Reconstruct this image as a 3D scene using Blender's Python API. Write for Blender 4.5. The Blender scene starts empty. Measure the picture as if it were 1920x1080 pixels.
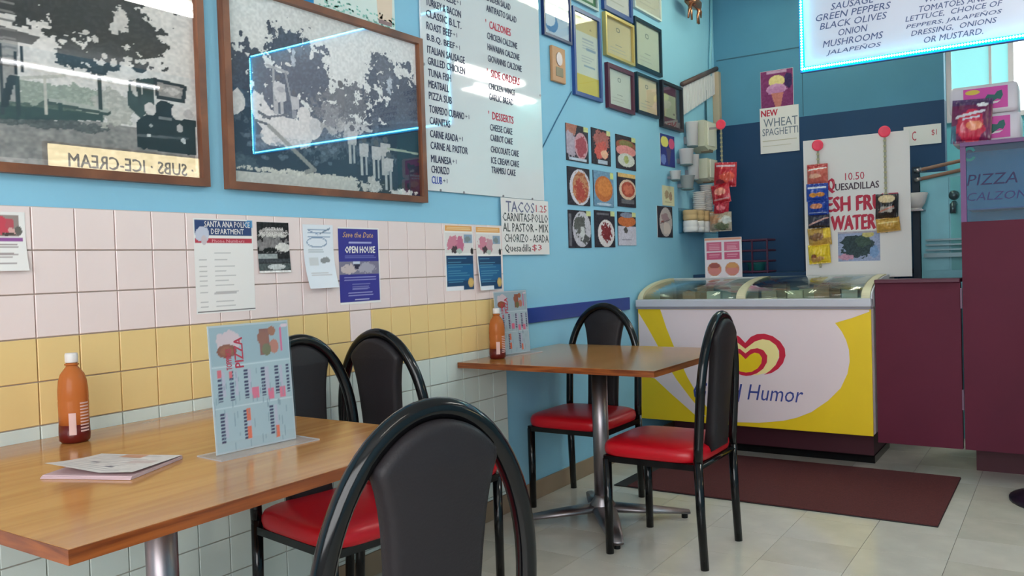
import bpy, bmesh, math, random
import numpy as np
from mathutils import Vector, Matrix
from mathutils.geometry import tessellate_polygon
random.seed(7); RNG = np.random.default_rng(11)
PI = math.pi
SC = bpy.context.scene
COL = SC.collection

# ------------------------------------------------------------------ camera
CAM_LOC = (2.1651, 0.0, 1.12396)
YAW, PITCH, ROLL, FPX = 0.585544, -0.025095, -0.031934, 1578.618
cd = bpy.data.cameras.new('camera'); cam = bpy.data.objects.new('camera', cd); COL.objects.link(cam)
fw = Vector((-math.sin(YAW)*math.cos(PITCH), math.cos(YAW)*math.cos(PITCH), math.sin(PITCH)))
rt = Vector((math.cos(YAW), math.sin(YAW), 0)); up = rt.cross(fw)
r2 = math.cos(ROLL)*rt + math.sin(ROLL)*up; u2 = -math.sin(ROLL)*rt + math.cos(ROLL)*up
M = Matrix.Identity(4)
for i in range(3):
    M[i][0] = r2[i]; M[i][1] = u2[i]; M[i][2] = -fw[i]; M[i][3] = CAM_LOC[i]
cam.matrix_world = M
cd.sensor_fit = 'HORIZONTAL'; cd.sensor_width = 36.0; cd.lens = FPX/1920*36.0; cd.clip_start = 0.02
SC.camera = cam

# ------------------------------------------------------------------ world, daylight, exposure
w = bpy.data.worlds.new('world'); SC.world = w; w.use_nodes = True
w.node_tree.nodes['Background'].inputs[0].default_value = (0.75, 0.87, 1.0, 1)
w.node_tree.nodes['Background'].inputs[1].default_value = 0.9
def area(name, loc, direction, sx, sy, power, col):
    l = bpy.data.lights.new(name, 'AREA'); l.shape = 'RECTANGLE'; l.size = sx; l.size_y = sy
    l.energy = power; l.color = col
    o = bpy.data.objects.new(name, l); COL.objects.link(o); o.location = loc
    o.rotation_euler = Vector(direction).to_track_quat('-Z', 'Z').to_euler()
    return o
DAY = area('window_daylight', (2.6, -1.93, 1.75), (0, 1, -0.12), 3.4, 2.0, 40, (1.0, 0.97, 0.93))
vs = SC.view_settings
SC.display_settings.display_device = 'sRGB'
vs.view_transform = 'Standard'; vs.look = 'None'; vs.exposure = 1.42; vs.gamma = 1.0; vs.use_curve_mapping = False
SC.cycles.max_bounces = 8; SC.cycles.transparent_max_bounces = 16

# ------------------------------------------------------------------ colour + materials
def lin(c):
    return tuple((x/12.92 if x <= 0.04045 else ((x+0.055)/1.055)**2.4) for x in c)
def rgb(r, g, b): return (r/255, g/255, b/255)
MATS = {}
def mat(name, c=(0.8, 0.8, 0.8), rough=0.5, metal=0.0, spec=0.5, emit=None, es=0.0, trans=0.0, alpha=1.0,
        noise=0.0, nscale=8.0, bump=0.0, bscale=60.0, coat=0.0, ior=1.45):
    if name in MATS: return MATS[name]
    m = bpy.data.materials.new(name); m.use_nodes = True; nt = m.node_tree
    p = nt.nodes['Principled BSDF']
    L = lin(c)
    p.inputs['Base Color'].default_value = (*L, 1); p.inputs['Roughness'].default_value = rough
    p.inputs['Metallic'].default_value = metal; p.inputs['Specular IOR Level'].default_value = spec
    p.inputs['Transmission Weight'].default_value = trans; p.inputs['Alpha'].default_value = alpha
    p.inputs['Coat Weight'].default_value = coat; p.inputs['IOR'].default_value = ior
    if emit: p.inputs['Emission Color'].default_value = (*lin(emit), 1); p.inputs['Emission Strength'].default_value = es
    tc = None
    if noise or bump:
        tc = nt.nodes.new('ShaderNodeTexCoord')
    if noise:
        n = nt.nodes.new('ShaderNodeTexNoise'); n.inputs['Scale'].default_value = nscale; n.inputs['Detail'].default_value = 5
        nt.links.new(tc.outputs['Object'], n.inputs['Vector'])
        r = nt.nodes.new('ShaderNodeValToRGB')
        r.color_ramp.elements[0].position = 0.3; r.color_ramp.elements[1].position = 0.7
        r.color_ramp.elements[0].color = (*[v*(1-noise) for v in L], 1)
        r.color_ramp.elements[1].color = (*[min(1, v*(1+noise)) for v in L], 1)
        nt.links.new(n.outputs['Fac'], r.inputs['Fac']); nt.links.new(r.outputs['Color'], p.inputs['Base Color'])
    if bump:
        n = nt.nodes.new('ShaderNodeTexNoise'); n.inputs['Scale'].default_value = bscale
        nt.links.new(tc.outputs['Object'], n.inputs['Vector'])
        b = nt.nodes.new('ShaderNodeBump'); b.inputs['Strength'].default_value = bump; b.inputs['Distance'].default_value = 0.002
        nt.links.new(n.outputs['Fac'], b.inputs['Height']); nt.links.new(b.outputs['Normal'], p.inputs['Normal'])
    MATS[name] = m
    return m
def wood(name, c1, c2, scale=(2.0, 28.0, 28.0), rough=0.3, coat=0.0):
    m = bpy.data.materials.new(name); m.use_nodes = True; nt = m.node_tree; p = nt.nodes['Principled BSDF']
    tc = nt.nodes.new('ShaderNodeTexCoord'); mp = nt.nodes.new('ShaderNodeMapping'); mp.inputs['Scale'].default_value = scale
    n = nt.nodes.new('ShaderNodeTexNoise'); n.inputs['Scale'].default_value = 1.0; n.inputs['Detail'].default_value = 6
    n.inputs['Distortion'].default_value = 0.6
    r = nt.nodes.new('ShaderNodeValToRGB'); r.color_ramp.elements[0].position = 0.36; r.color_ramp.elements[1].position = 0.62
    r.color_ramp.elements[0].color = (*lin(c2), 1); r.color_ramp.elements[1].color = (*lin(c1), 1)
    nt.links.new(tc.outputs['Object'], mp.inputs['Vector']); nt.links.new(mp.outputs['Vector'], n.inputs['Vector'])
    nt.links.new(n.outputs['Fac'], r.inputs['Fac']); nt.links.new(r.outputs['Color'], p.inputs['Base Color'])
    p.inputs['Roughness'].default_value = rough; p.inputs['Coat Weight'].default_value = coat
    return m
def printmat(name, rough, spec=0.5):
    m = bpy.data.materials.new(name); m.use_nodes = True; nt = m.node_tree; p = nt.nodes['Principled BSDF']
    a = nt.nodes.new('ShaderNodeAttribute'); a.attribute_name = 'ink'
    nt.links.new(a.outputs['Color'], p.inputs['Base Color'])
    p.inputs['Roughness'].default_value = rough; p.inputs['Specular IOR Level'].default_value = spec
    return m
def glassmat(name, tint, ior=1.5, rough=0.0, gl=(1, 1, 1)):
    m = bpy.data.materials.new(name); m.use_nodes = True; nt = m.node_tree
    for n in list(nt.nodes): nt.nodes.remove(n)
    out = nt.nodes.new('ShaderNodeOutputMaterial'); mx = nt.nodes.new('ShaderNodeMixShader')
    lw = nt.nodes.new('ShaderNodeLayerWeight'); lw.inputs['Blend'].default_value = 0.5
    pw = nt.nodes.new('ShaderNodeMath'); pw.operation = 'POWER'; pw.inputs[1].default_value = 5.0
    f0 = ((ior-1)/(ior+1))**2
    fr = nt.nodes.new('ShaderNodeMath'); fr.operation = 'MULTIPLY_ADD'; fr.inputs[1].default_value = 1-f0; fr.inputs[2].default_value = f0
    nt.links.new(lw.outputs['Facing'], pw.inputs[0]); nt.links.new(pw.outputs[0], fr.inputs[0])
    t = nt.nodes.new('ShaderNodeBsdfTransparent'); t.inputs['Color'].default_value = (*lin(tint), 1)
    g = nt.nodes.new('ShaderNodeBsdfGlossy'); g.inputs['Roughness'].default_value = rough; g.inputs['Color'].default_value = (*gl, 1)
    nt.links.new(fr.outputs[0], mx.inputs['Fac']); nt.links.new(t.outputs[0], mx.inputs[1]); nt.links.new(g.outputs[0], mx.inputs[2])
    nt.links.new(mx.outputs[0], out.inputs['Surface'])
    MATS[name] = m
    return m
PRINT = printmat('printed_paper', 0.55, 0.3)
PRINT_GLOSS = printmat('glossy_print', 0.22, 0.5)
GLASS = glassmat('picture_glass', (0.99, 0.99, 0.99), 1.6)
CASEGLASS = glassmat('display_glass', (0.80, 0.92, 0.96), 1.18, 0.05)
FREEZERGLASS = glassmat('freezer_glass', (0.93, 0.96, 0.94), 1.5, 0.06)

# ------------------------------------------------------------------ object helpers
def link(o, parent=None):
    COL.objects.link(o)
    if parent is not None: o.parent = parent
    return o
def tag(o, label, cat, group=None):
    o['label'] = label; o['category'] = cat
    if group: o['group'] = group
    return o
def thing(name, label, cat, loc=(0, 0, 0), rz=0.0, group=None):
    o = bpy.data.objects.new(name, None); o.empty_display_size = 0.05; link(o)
    o.location = loc; o.rotation_euler = (0, 0, rz)
    return tag(o, label, cat, group)
def obj(name, bm, m, parent=None, smooth=False, loc=None):
    me = bpy.data.meshes.new(name)
    bmesh.ops.recalc_face_normals(bm, faces=bm.faces)
    bm.to_mesh(me); bm.free()
    me.materials.append(m)
    if smooth:
        for p in me.polygons: p.use_smooth = True
    o = bpy.data.objects.new(name, me)
    if loc: o.location = loc
    return link(o, parent)
def struct(o): o['kind'] = 'structure'; return o
def stuff(o): o['kind'] = 'stuff'; return o
def dup(root, loc, rz, label, group=None):
    r = root.copy(); COL.objects.link(r); r.location = loc; r.rotation_euler = (0, 0, rz); r['label'] = label
    if group: r['group'] = group
    for ch in list(root.children):
        c = ch.copy(); COL.objects.link(c); c.parent = r
        for g in list(ch.children):
            d = g.copy(); COL.objects.link(d); d.parent = c
    return r
def box(bm, x0, x1, y0, y1, z0, z1, bev=0.0):
    vs_ = [bm.verts.new(v) for v in ((x0, y0, z0), (x1, y0, z0), (x1, y1, z0), (x0, y1, z0), (x0, y0, z1), (x1, y0, z1), (x1, y1, z1), (x0, y1, z1))]
    fs = [bm.faces.new([vs_[i] for i in f]) for f in ((0, 3, 2, 1), (4, 5, 6, 7), (0, 1, 5, 4), (1, 2, 6, 5), (2, 3, 7, 6), (3, 0, 4, 7))]
    if bev > 0:
        es = set(e for f in fs for e in f.edges)
        bmesh.ops.bevel(bm, geom=list(es), offset=bev, segments=2, affect='EDGES', profile=0.5)
def bx(*a, **k):
    bm = bmesh.new(); box(bm, *a, **k); return bm
def tube(bm, pts, r, n=12, cap=True, flat=1.0, nrm=None):
    pts = [Vector(p) for p in pts]; rs = r if isinstance(r, (list, tuple)) else [r]*len(pts)
    rings = []; ref = None
    for i, p in enumerate(pts):
        d = (pts[min(i+1, len(pts)-1)] - pts[max(i-1, 0)]).normalized()
        if nrm is not None: a = Vector(nrm)
        elif ref is None: a = Vector((0, 0, 1)) if abs(d.z) < 0.9 else Vector((1, 0, 0))
        else: a = ref
        a = (a - d*a.dot(d)).normalized(); ref = a; b = d.cross(a)
        rings.append([bm.verts.new(p + (a*math.cos(t)*flat + b*math.sin(t))*rs[i]) for t in [2*PI*k/n for k in range(n)]])
    for i in range(len(rings)-1):
        for k in range(n):
            bm.faces.new((rings[i][k], rings[i][(k+1) % n], rings[i+1][(k+1) % n], rings[i+1][k]))
    if cap: bm.faces.new(rings[0][::-1]); bm.faces.new(rings[-1])
def tb(pts, r, **k):
    bm = bmesh.new(); tube(bm, pts, r, **k); return bm
def lathe(bm, prof, n=24, c=(0, 0), axis='z'):
    rings = []
    for r, z in prof:
        r = max(r, 0.0004)
        rings.append([bm.verts.new((c[0]+r*math.cos(2*PI*k/n), c[1]+r*math.sin(2*PI*k/n), z)) for k in range(n)])
    for i in range(len(rings)-1):
        for k in range(n): bm.faces.new((rings[i][k], rings[i][(k+1) % n], rings[i+1][(k+1) % n], rings[i+1][k]))
    bm.faces.new(rings[0][::-1]); bm.faces.new(rings[-1])
def lt(prof, n=24, c=(0, 0)):
    bm = bmesh.new(); lathe(bm, prof, n, c); return bm
def prism(bm, poly, fn, t0, t1):
    """poly: 2D points; fn(u, v, t) -> xyz ; extruded from t0 to t1"""
    a = [bm.verts.new(fn(u, v, t0)) for u, v in poly]; b = [bm.verts.new(fn(u, v, t1)) for u, v in poly]
    bm.faces.new(a); bm.faces.new(b[::-1])
    for i in range(len(poly)):
        j = (i+1) % len(poly); bm.faces.new((a[i], b[i], b[j], a[j]))
# orientations: functions (u, v, t) -> xyz ; u right, v up, t out of the surface towards the viewer
def on_left(x0=0.0):  return lambda u, v, t: (x0+t, u, v)       # hangs on the wall x = x0, faces +x
def on_back(y0):      return lambda u, v, t: (u, y0-t, v)       # faces -y
def shift(fn, o):     return lambda u, v, t: tuple(a-b for a, b in zip(fn(u, v, t), o))

_txt = {}
def text(name, s, box_, fn, m, parent, t=0.001, shear=0.0, off=0.0, thick=0.0, keep=False, res=2):
    """lettering fitted to box_ = (u0, u1, v0, v1) on the surface fn"""
    cu = bpy.data.curves.new('lettering', 'FONT'); cu.body = s; cu.shear = shear; cu.resolution_u = res; cu.fill_mode = 'FRONT'
    tmp = bpy.data.objects.new('tmp', cu); COL.objects.link(tmp)
    bpy.context.view_layer.update()
    me = bpy.data.meshes.new_from_object(tmp.evaluated_get(bpy.context.evaluated_depsgraph_get()))
    bpy.data.objects.remove(tmp); bpy.data.curves.remove(cu)
    n = len(me.vertices); co = np.zeros(n*3); me.vertices.foreach_get('co', co); co = co.reshape(-1, 3)
    mn = co.min(0); mx = co.max(0); u0, u1, v0, v1 = box_
    sx = (u1-u0)/max(1e-6, mx[0]-mn[0]); sy = (v1-v0)/max(1e-6, mx[1]-mn[1])
    if keep: sx = min(sx, sy*1.3)
    out = np.array([fn(u0+(c[0]-mn[0])*sx, v0+(c[1]-mn[1])*sy, t) for c in co])
    me.vertices.foreach_set('co', out.ravel()); me.update()
    if off > 0:                                   # bolder stroke: the letter shapes struck three times, slightly apart
        bm = bmesh.new(); bm.from_mesh(me); d = (v1-v0)*min(.09, 3.2*off); base = list(bm.verts)+list(bm.edges)+list(bm.faces)
        for du, dv, dt in ((d, d*.5, .00008), (-d*.6, -d*.5, -.00008)):
            g = bmesh.ops.duplicate(bm, geom=base)['geom']
            vec = Vector(fn(u0+du, v0+dv, t+dt))-Vector(fn(u0, v0, t))
            bmesh.ops.translate(bm, verts=[e for e in g if isinstance(e, bmesh.types.BMVert)], vec=vec)
        bm.to_mesh(me); bm.free()
    me.materials.clear(); me.materials.append(m); me.name = name
    return link(bpy.data.objects.new(name, me), parent)
def flatshape(name, poly, fn, m, parent, t=0.001, th=0.0006):
    poly = [p for i, p in enumerate(poly) if math.dist(p, poly[i-1]) > 1e-5]
    bm = bmesh.new()
    tris = tessellate_polygon([[Vector((u, v, 0)) for u, v in poly]])
    f_ = [bm.verts.new(fn(u, v, t)) for u, v in poly]; k_ = [bm.verts.new(fn(u, v, t-th)) for u, v in poly]
    for q in tris: bm.faces.new([f_[i] for i in q])
    for i in range(len(poly)): bm.faces.new((f_[i-1], k_[i-1], k_[i], f_[i]))
    return obj(name, bm, m, parent)

# ------------------------------------------------------------------ a small paint box for flat prints (photos, flyers)
def vnoise(h, w, s, rng=RNG):
    gh, gw = max(2, int(h/s)+2), max(2, int(w/s)+2); g = rng.random((gh, gw))
    y = np.linspace(0, gh-1.001, h); x = np.linspace(0, gw-1.001, w)
    yi = y.astype(int); xi = x.astype(int); fy = (y-yi)[:, None]; fx = (x-xi)[None, :]
    fy = fy*fy*(3-2*fy); fx = fx*fx*(3-2*fx)
    return ((g[yi][:, xi]*(1-fx)+g[yi][:, xi+1]*fx)*(1-fy)+(g[yi+1][:, xi]*(1-fx)+g[yi+1][:, xi+1]*fx)*fy)
class Cv:
    def __init__(s, h, w, bg):
        s.h, s.w = h, w; s.a = np.zeros((h, w, 3)); s.a[:] = bg
        s.X, s.Y = np.meshgrid((np.arange(w)+.5)/w, (np.arange(h)+.5)/h)
    def put(s, mask, c, al=1.0):
        s.a[mask] = s.a[mask]*(1-al)+np.array(c)*al; return s
    def rect(s, x0, y0, x1, y1, c, al=1.0): return s.put((s.X >= x0) & (s.X < x1) & (s.Y >= y0) & (s.Y < y1), c, al)
    def ell(s, cx, cy, rx, ry, c, al=1.0): return s.put(((s.X-cx)/rx)**2+((s.Y-cy)/ry)**2 < 1, c, al)
    def line(s, x0, y0, x1, y1, wd, c, al=1.0):
        asp = s.h/s.w; dx, dy = x1-x0, (y1-y0)*asp; L2 = dx*dx+dy*dy+1e-9
        t = np.clip(((s.X-x0)*dx+(s.Y-y0)*asp*dy)/L2, 0, 1)
        return s.put((s.X-x0-t*dx)**2+((s.Y-y0)*asp-t*dy)**2 < wd*wd, c, al)
    def poly(s, pts, c, al=1.0):
        ins = np.zeros((s.h, s.w), bool)
        for (xa, ya), (xb, yb) in zip(pts, pts[1:]+pts[:1]):
            if ya == yb: continue
            cr = ((ya > s.Y) != (yb > s.Y)) & (s.X < (xb-xa)*(s.Y-ya)/(yb-ya)+xa); ins ^= cr
        return s.put(ins, c, al)
    def blob(s, cx, cy, rx, ry, c, sc=5, rough=0.6, al=1.0):
        n = vnoise(s.h, s.w, sc)*.6+vnoise(s.h, s.w, sc/2.2)*.4
        return s.put(((s.X-cx)/rx)**2+((s.Y-cy)/ry)**2+(n-.5)*2*rough < 0.9, c, al)
    def leaves(s, cx, cy, rx, ry, c, sc=5, rough=1.0, al=1.0):
        n = vnoise(s.h, s.w, sc*2.2)*.45+vnoise(s.h, s.w, sc)*.33+vnoise(s.h, s.w, max(1.3, sc*.42))*.22
        d = ((s.X-cx)/rx)**2+((s.Y-cy)/ry)**2
        s.put(d*.8+(n-.5)*2.3*rough < 0.62, c, al)
        return s.put((d*.8+(n-.5)*2.3*rough < 0.40) & (vnoise(s.h, s.w, 2) > .62), tuple(min(1, v+.07) for v in c), al)
    def grain(s, amp, sc=1.5):
        s.a = np.clip(s.a+(vnoise(s.h, s.w, sc)[..., None]-.5)*2*amp, 0, 1); return s
    def lines(s, x0, x1, ys, c, hgt=0.012, jag=0.25):
        for y in ys:
            s.rect(x0, y-hgt/2, x0+(x1-x0)*(1-jag*random.random()), y+hgt/2, c)
        return s
def lint(a):
    return np.where(a <= 0.04045, a/12.92, ((a+0.055)/1.055)**2.4)
def print_mesh(name, cv, rect, fn, m, parent, t=0.001, bend=None):
    """flat print: cv painted over rect = (u0, u1, v0, v1); bend(s, r) gives extra distance from the wall"""
    h, wd = cv.h, cv.w; u0, u1, v0, v1 = rect
    verts = []
    for j in range(h):
        r = j/(h-1)
        for i in range(wd):
            q = i/(wd-1)
            verts.append(fn(u0+(u1-u0)*q, v1+(v0-v1)*r, t+(bend(q, r) if bend else 0)))
    idx = np.arange(h*wd).reshape(h, wd)
    f = np.stack([idx[1:, :-1], idx[1:, 1:], idx[:-1, 1:], idx[:-1, :-1]], -1).reshape(-1, 4)
    me = bpy.data.meshes.new(name); me.from_pydata(verts, [], f.tolist())
    ca = me.color_attributes.new('ink', 'FLOAT_COLOR', 'POINT')
    c = np.ones((h*wd, 4)); c[:, :3] = lint(cv.a.reshape(-1, 3)); ca.data.foreach_set('color', c.astype(np.float32).ravel())
    me.materials.append(m)
    return link(bpy.data.objects.new(name, me), parent)
WHITE = (0.93, 0.91, 0.9); INK = (0.16, 0.17, 0.22)

# ------------------------------------------------------------------ shared materials
BLUE = mat('blue_wall_paint', rgb(142, 198, 224), 0.55, bump=0.15, bscale=40, noise=0.03, nscale=2)
TILE_W = mat('white_glazed_tile', rgb(239, 219, 216), 0.25, noise=0.02, nscale=3)
TILE_Y = mat('yellow_glazed_tile', rgb(236, 203, 140), 0.25, noise=0.03, nscale=3)
TILE_M = mat('mint_glazed_tile', rgb(212, 221, 215), 0.25, noise=0.03, nscale=3)
GROUT = mat('grout', rgb(196, 178, 166), 0.9)
BLACKT = mat('black_gloss_tube', rgb(10, 10, 13), 0.13, spec=0.45)
BLACKV = mat('black_vinyl', rgb(36, 32, 35), 0.5, spec=0.3, bump=0.25, bscale=220)
REDV = mat('red_vinyl', rgb(190, 12, 30), 0.33, bump=0.08, bscale=120)
MAROON = mat('maroon_laminate', rgb(92, 26, 48), 0.6, spec=0.3, noise=0.06, nscale=5)
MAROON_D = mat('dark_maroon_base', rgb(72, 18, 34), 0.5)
NAVY = mat('navy_paint', rgb(22, 62, 100), 0.6, noise=0.05, nscale=3)
SLATE = mat('slate_blue_paint', rgb(78, 138, 168), 0.6, noise=0.05, nscale=3)
TEAL = mat('teal_paint', rgb(120, 205, 212), 0.5, noise=0.03, nscale=2)
CHROME = mat('brushed_steel', rgb(160, 152, 156), 0.38, metal=1.0)
PLASTICW = mat('white_plastic', rgb(222, 216, 214), 0.4)
CREAM = mat('cream_plastic', rgb(214, 204, 170), 0.4)
PAPERW = mat('white_paper', rgb(232, 226, 224), 0.7)
DARKINK = mat('dark_ink', rgb(52, 56, 84), 0.6)
REDINK = mat('red_ink', rgb(196, 44, 70), 0.6)
BLUEINK = mat('blue_ink', rgb(60, 78, 170), 0.6)
OAK = wood('oak_laminate', rgb(196, 139, 80), rgb(176, 119, 63), (26, 2.2, 26), 0.15)
OAKEDGE = wood('oak_edge_band', rgb(158, 86, 38), rgb(104, 48, 20), (6, 3, 60), 0.3)
FRAMEWOOD = wood('walnut_frame', rgb(138, 84, 54), rgb(104, 60, 40), (30, 5, 5), 0.4)

# ================================================================== SETTING
XR, YF, YB, ZC = 5.0, -2.0, 8.2, 3.06
# left wall (everything faces +x)
wl = struct(obj('wall_left', bx(-0.12, 0, YF, 6.15, 0, ZC), BLUE))
gb = obj('grout_bed', bx(0.0, 0.004, -0.2, 3.186, 0.09, 1.3135), GROUT, wl)
TP = 0.11; ROW0 = 1.3135; C0 = 1.09274
tile_me = {}
def tile_mesh(wy, wz, m, key):
    if key not in tile_me:
        bm = bx(0.0, 0.0075, 0.0016, wy-0.0016, 0.0016, wz-0.0016)
        es = [e for e in bm.edges if all(v.co.x > 0.007 for v in e.verts)]
        bmesh.ops.bevel(bm, geom=es, offset=0.0014, segments=1, affect='EDGES')
        bmesh.ops.recalc_face_normals(bm, faces=bm.faces)
        me = bpy.data.meshes.new('wall_tile'); bm.to_mesh(me); bm.free(); me.materials.append(m); tile_me[key] = me
    return tile_me[key]
rest = bmesh.new()
for r in range(12):
    z1 = ROW0-r*TP; z0 = max(0.0885, z1-TP)
    if z1-z0 < 0.006: continue
    m = TILE_W if r < 3 else TILE_Y if r < 5 else TILE_M
    for c in range(-2, 19):
        mm = m
        if c == 10 and r in (3, 4): mm = TILE_W           # a white replacement tile among the yellow ones
        if c == 10 and r == 4: mm = TILE_Y
        key = (mm.name, round(z1-z0, 3))
        o = bpy.data.objects.new('wall_tile', tile_mesh(TP, z1-z0, mm, key)); link(o, wl)
        o.location = (0.003+random.uniform(0, 0.0006), C0+c*TP, z0)
    for c in range(-12, -2):
        box(rest, 0.003, 0.0105, C0+c*TP+0.0016, C0+(c+1)*TP-0.0016, z0+0.0016, z1-0.0016)
stuff(obj('tile_field', rest, TILE_W, wl))
bbm = mat('tan_baseboard', rgb(150, 128, 106), 0.5, noise=0.06)
struct(obj('baseboard_left', bx(0, 0.012, YF, 6.05, 0, 0.088, bev=0.003), bbm))
struct(obj('trim_1', bx(0.0, 0.014, 3.25, 4.49, 0.852, 0.924, bev=0.002), mat('royal_blue_band', rgb(36, 62, 140), 0.4)))
# floor
fl = struct(obj('floor', bx(-0.1, XR, YF, YB, -0.1, -0.003), mat('floor_joint', rgb(104, 96, 88), 0.8)))
FT = mat('vinyl_floor_tile', rgb(208, 201, 189), 0.15, noise=0.08, nscale=7, bump=0.03)
FT2 = mat('vinyl_floor_tile_worn', rgb(200, 192, 178), 0.17, noise=0.1, nscale=6, bump=0.03)
PT = 0.3; X0 = -0.02
def fmesh(m, nm):
    me = bpy.data.meshes.new(nm); bm = bx(0.0009, PT-0.0009, 0.0009, PT-0.0009, -0.003, 0.0)
    bmesh.ops.recalc_face_normals(bm, faces=bm.faces); bm.to_mesh(me); bm.free(); me.materials.append(m); return me
fa, fb = fmesh(FT, 'floor_tile'), fmesh(FT2, 'floor_tile')
fr_ = bmesh.new()
for i in range(17):
    for j in range(34):
        x, y = X0+i*PT, -2.0+j*PT
        if x+PT > XR+0.1: continue
        if i < 9 and 8 <= j < 27:
            o = bpy.data.objects.new('floor_tile', random.choice((fa, fa, fb))); link(o, fl); o.location = (x, y, random.uniform(-0.0003, 0))
        else:
            box(fr_, x+0.0009, x+PT-0.0009, y+0.0009, y+PT-0.0009, -0.003, 0)
stuff(obj('floor_tile_field', fr_, FT, fl))
struct(obj('ceiling', bx(-0.12, XR, YF, YB, ZC, ZC+0.1), mat('ceiling_board', rgb(214, 214, 210), 0.8)))
# back wall: slate blue above, navy below
wb = struct(obj('wall_back', bx(0, 1.51, 6.05, 6.15, 2.105, ZC), SLATE))
obj('lower_panel', bx(0, 1.51, 6.05, 6.15, 0, 2.105), NAVY, wb)
obj('dark_panel', bx(0.62, 0.92, 6.035, 6.05, 0.2, 1.66), mat('deep_navy_panel', rgb(13, 38, 66), 0.5), wb)
obj('panel_seam', bx(0.02, 1.5, 6.046, 6.05, 2.585, 2.592), mat('seam', rgb(60, 100, 120), 0.7), wb)
obj('panel_seam', bx(0.63, 0.634, 6.046, 6.05, 2.11, ZC), MATS['seam'], wb)
struct(obj('trim_2', bx(0.0, 0.05, 6.0, 6.05, 2.08, 2.5, bev=0.004), mat('beige_corner_post', rgb(176, 160, 138), 0.5)))
struct(obj('wall_kitchen', bx(-0.1, XR, YB, YB+0.1, 0, ZC), TEAL))
struct(obj('wall_kitchen_side', bx(-0.2, -0.1, 6.15, YB, 0, ZC), NAVY))
struct(obj('wall_right', bx(XR, XR+0.1, YF, YB, 0, ZC), mat('pale_blue_paint', rgb(140, 190, 210), 0.6)))
# storefront behind the camera, with a wide window
fw_bm = bmesh.new()
for a in ((0, 0.8, 0, ZC), (4.4, XR, 0, ZC), (0.8, 4.4, 0, 0.7), (0.8, 4.4, 2.8, ZC)): box(fw_bm, a[0], a[1], YF-0.12, YF, a[2], a[3])
struct(obj('wall_front', fw_bm, PAPERW))
wf = bmesh.new()
for a in ((0.8, 0.85, 0.7, 2.8), (4.35, 4.4, 0.7, 2.8), (2.58, 2.62, 0.7, 2.8), (0.85, 4.35, 0.7, 0.75), (0.85, 4.35, 2.75, 2.8)): box(wf, a[0], a[1], YF-0.1, YF-0.04, a[2], a[3])
w1 = struct(obj('window_1', wf, CHROME))
obj('pane', bx(0.85, 2.58, YF-0.072, YF-0.068, 0.75, 2.75), GLASS, w1)
obj('pane', bx(2.62, 4.35, YF-0.072, YF-0.068, 0.75, 2.75), GLASS, w1)
# bright window in the far kitchen wall
w2f = bmesh.new()
for a in ((1.30, 1.34, 2.28, 2.98), (1.62, 1.64, 2.28, 2.98), (1.76, 1.80, 2.28, 2.98), (2.3, 2.34, 2.28, 2.98), (1.3, 2.34, 2.98, 3.02), (1.3, 2.34, 2.24, 2.28)):
    box(w2f, a[0], a[1], YB-0.05, YB, a[2], a[3])
w2 = struct(obj('window_2', w2f, PLASTICW))
obj('pane', bx(1.34, 1.62, YB-0.03, YB-0.02, 2.28, 2.98), mat('lit_teal_pane', rgb(120, 200, 200), 0.3, emit=rgb(150, 220, 222), es=0.35), w2)
obj('pane', bx(1.64, 1.76, YB-0.03, YB-0.02, 2.28, 2.98), MATS['lit_teal_pane'], w2)
obj('pane', bx(1.80, 2.3, YB-0.03, YB-0.02, 2.28, 2.98), mat('lit_day_pane', rgb(225, 240, 240), 0.3, emit=rgb(235, 250, 255), es=1.6), w2)
struct(obj('door_1', bx(0.001, 0.03, 6.3, 7.1, 0, 2.05), NAVY))

# ------------------------------------------------------------------ ceiling lights
TUBE = mat('fluorescent_tube', (1, 1, 1), 0.4, emit=(1.0, 0.985, 0.95), es=16.0)
FIXT = mat('white_enamel', rgb(230, 230, 228), 0.35)
TUBE_WEAK = mat('weak_fluorescent_tube', (1, 1, 1), 0.4, emit=(1.0, 0.97, 0.92), es=7.0)  # tube strength lowered to hold back light at the front
def light_fixture(x, y, label, tm=None):
    t = thing('ceiling_light', label, 'ceiling light', (x, y, ZC), 0, 'fluorescent ceiling lights')
    obj('housing', bx(-0.16, 0.16, -0.62, 0.62, -0.05, 0.0, bev=0.01), FIXT, t)
    for s in (-0.075, 0.075):
        obj('lamp_tube', tb([(s, -0.58, -0.07), (s, 0.58, -0.07)], 0.016, n=10), tm or TUBE, t, True)
    for s in (-0.6, 0.6): obj('lamp_holder', bx(-0.12, 0.12, s-0.012, s+0.012, -0.09, -0.05), FIXT, t)
    return t
for x, y, lb in ((2.6, 6.75, 'twin tube ceiling light over the kitchen end, mirrored in the white menu board'),
                 (3.0, 7.6, 'twin tube ceiling light nearest the kitchen window'),
                 (3.0, 3.3, 'twin tube ceiling light over the dining aisle'),
                 (2.6, 0.0, 'twin tube ceiling light above the camera'),
                                  (0.95, 5.15, 'added twin tube ceiling light out of view, brightening the certificate wall')):  # last one: unseen light added to brighten the upper back of the wall
    light_fixture(x, y, lb, TUBE if y > 6 else mat('added_greenish_tube', (1, 1, 1), 0.4, emit=(0.98, 1.0, 0.86), es=8.5) if y > 4.5 else TUBE if y > 3 else TUBE_WEAK)

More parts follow.
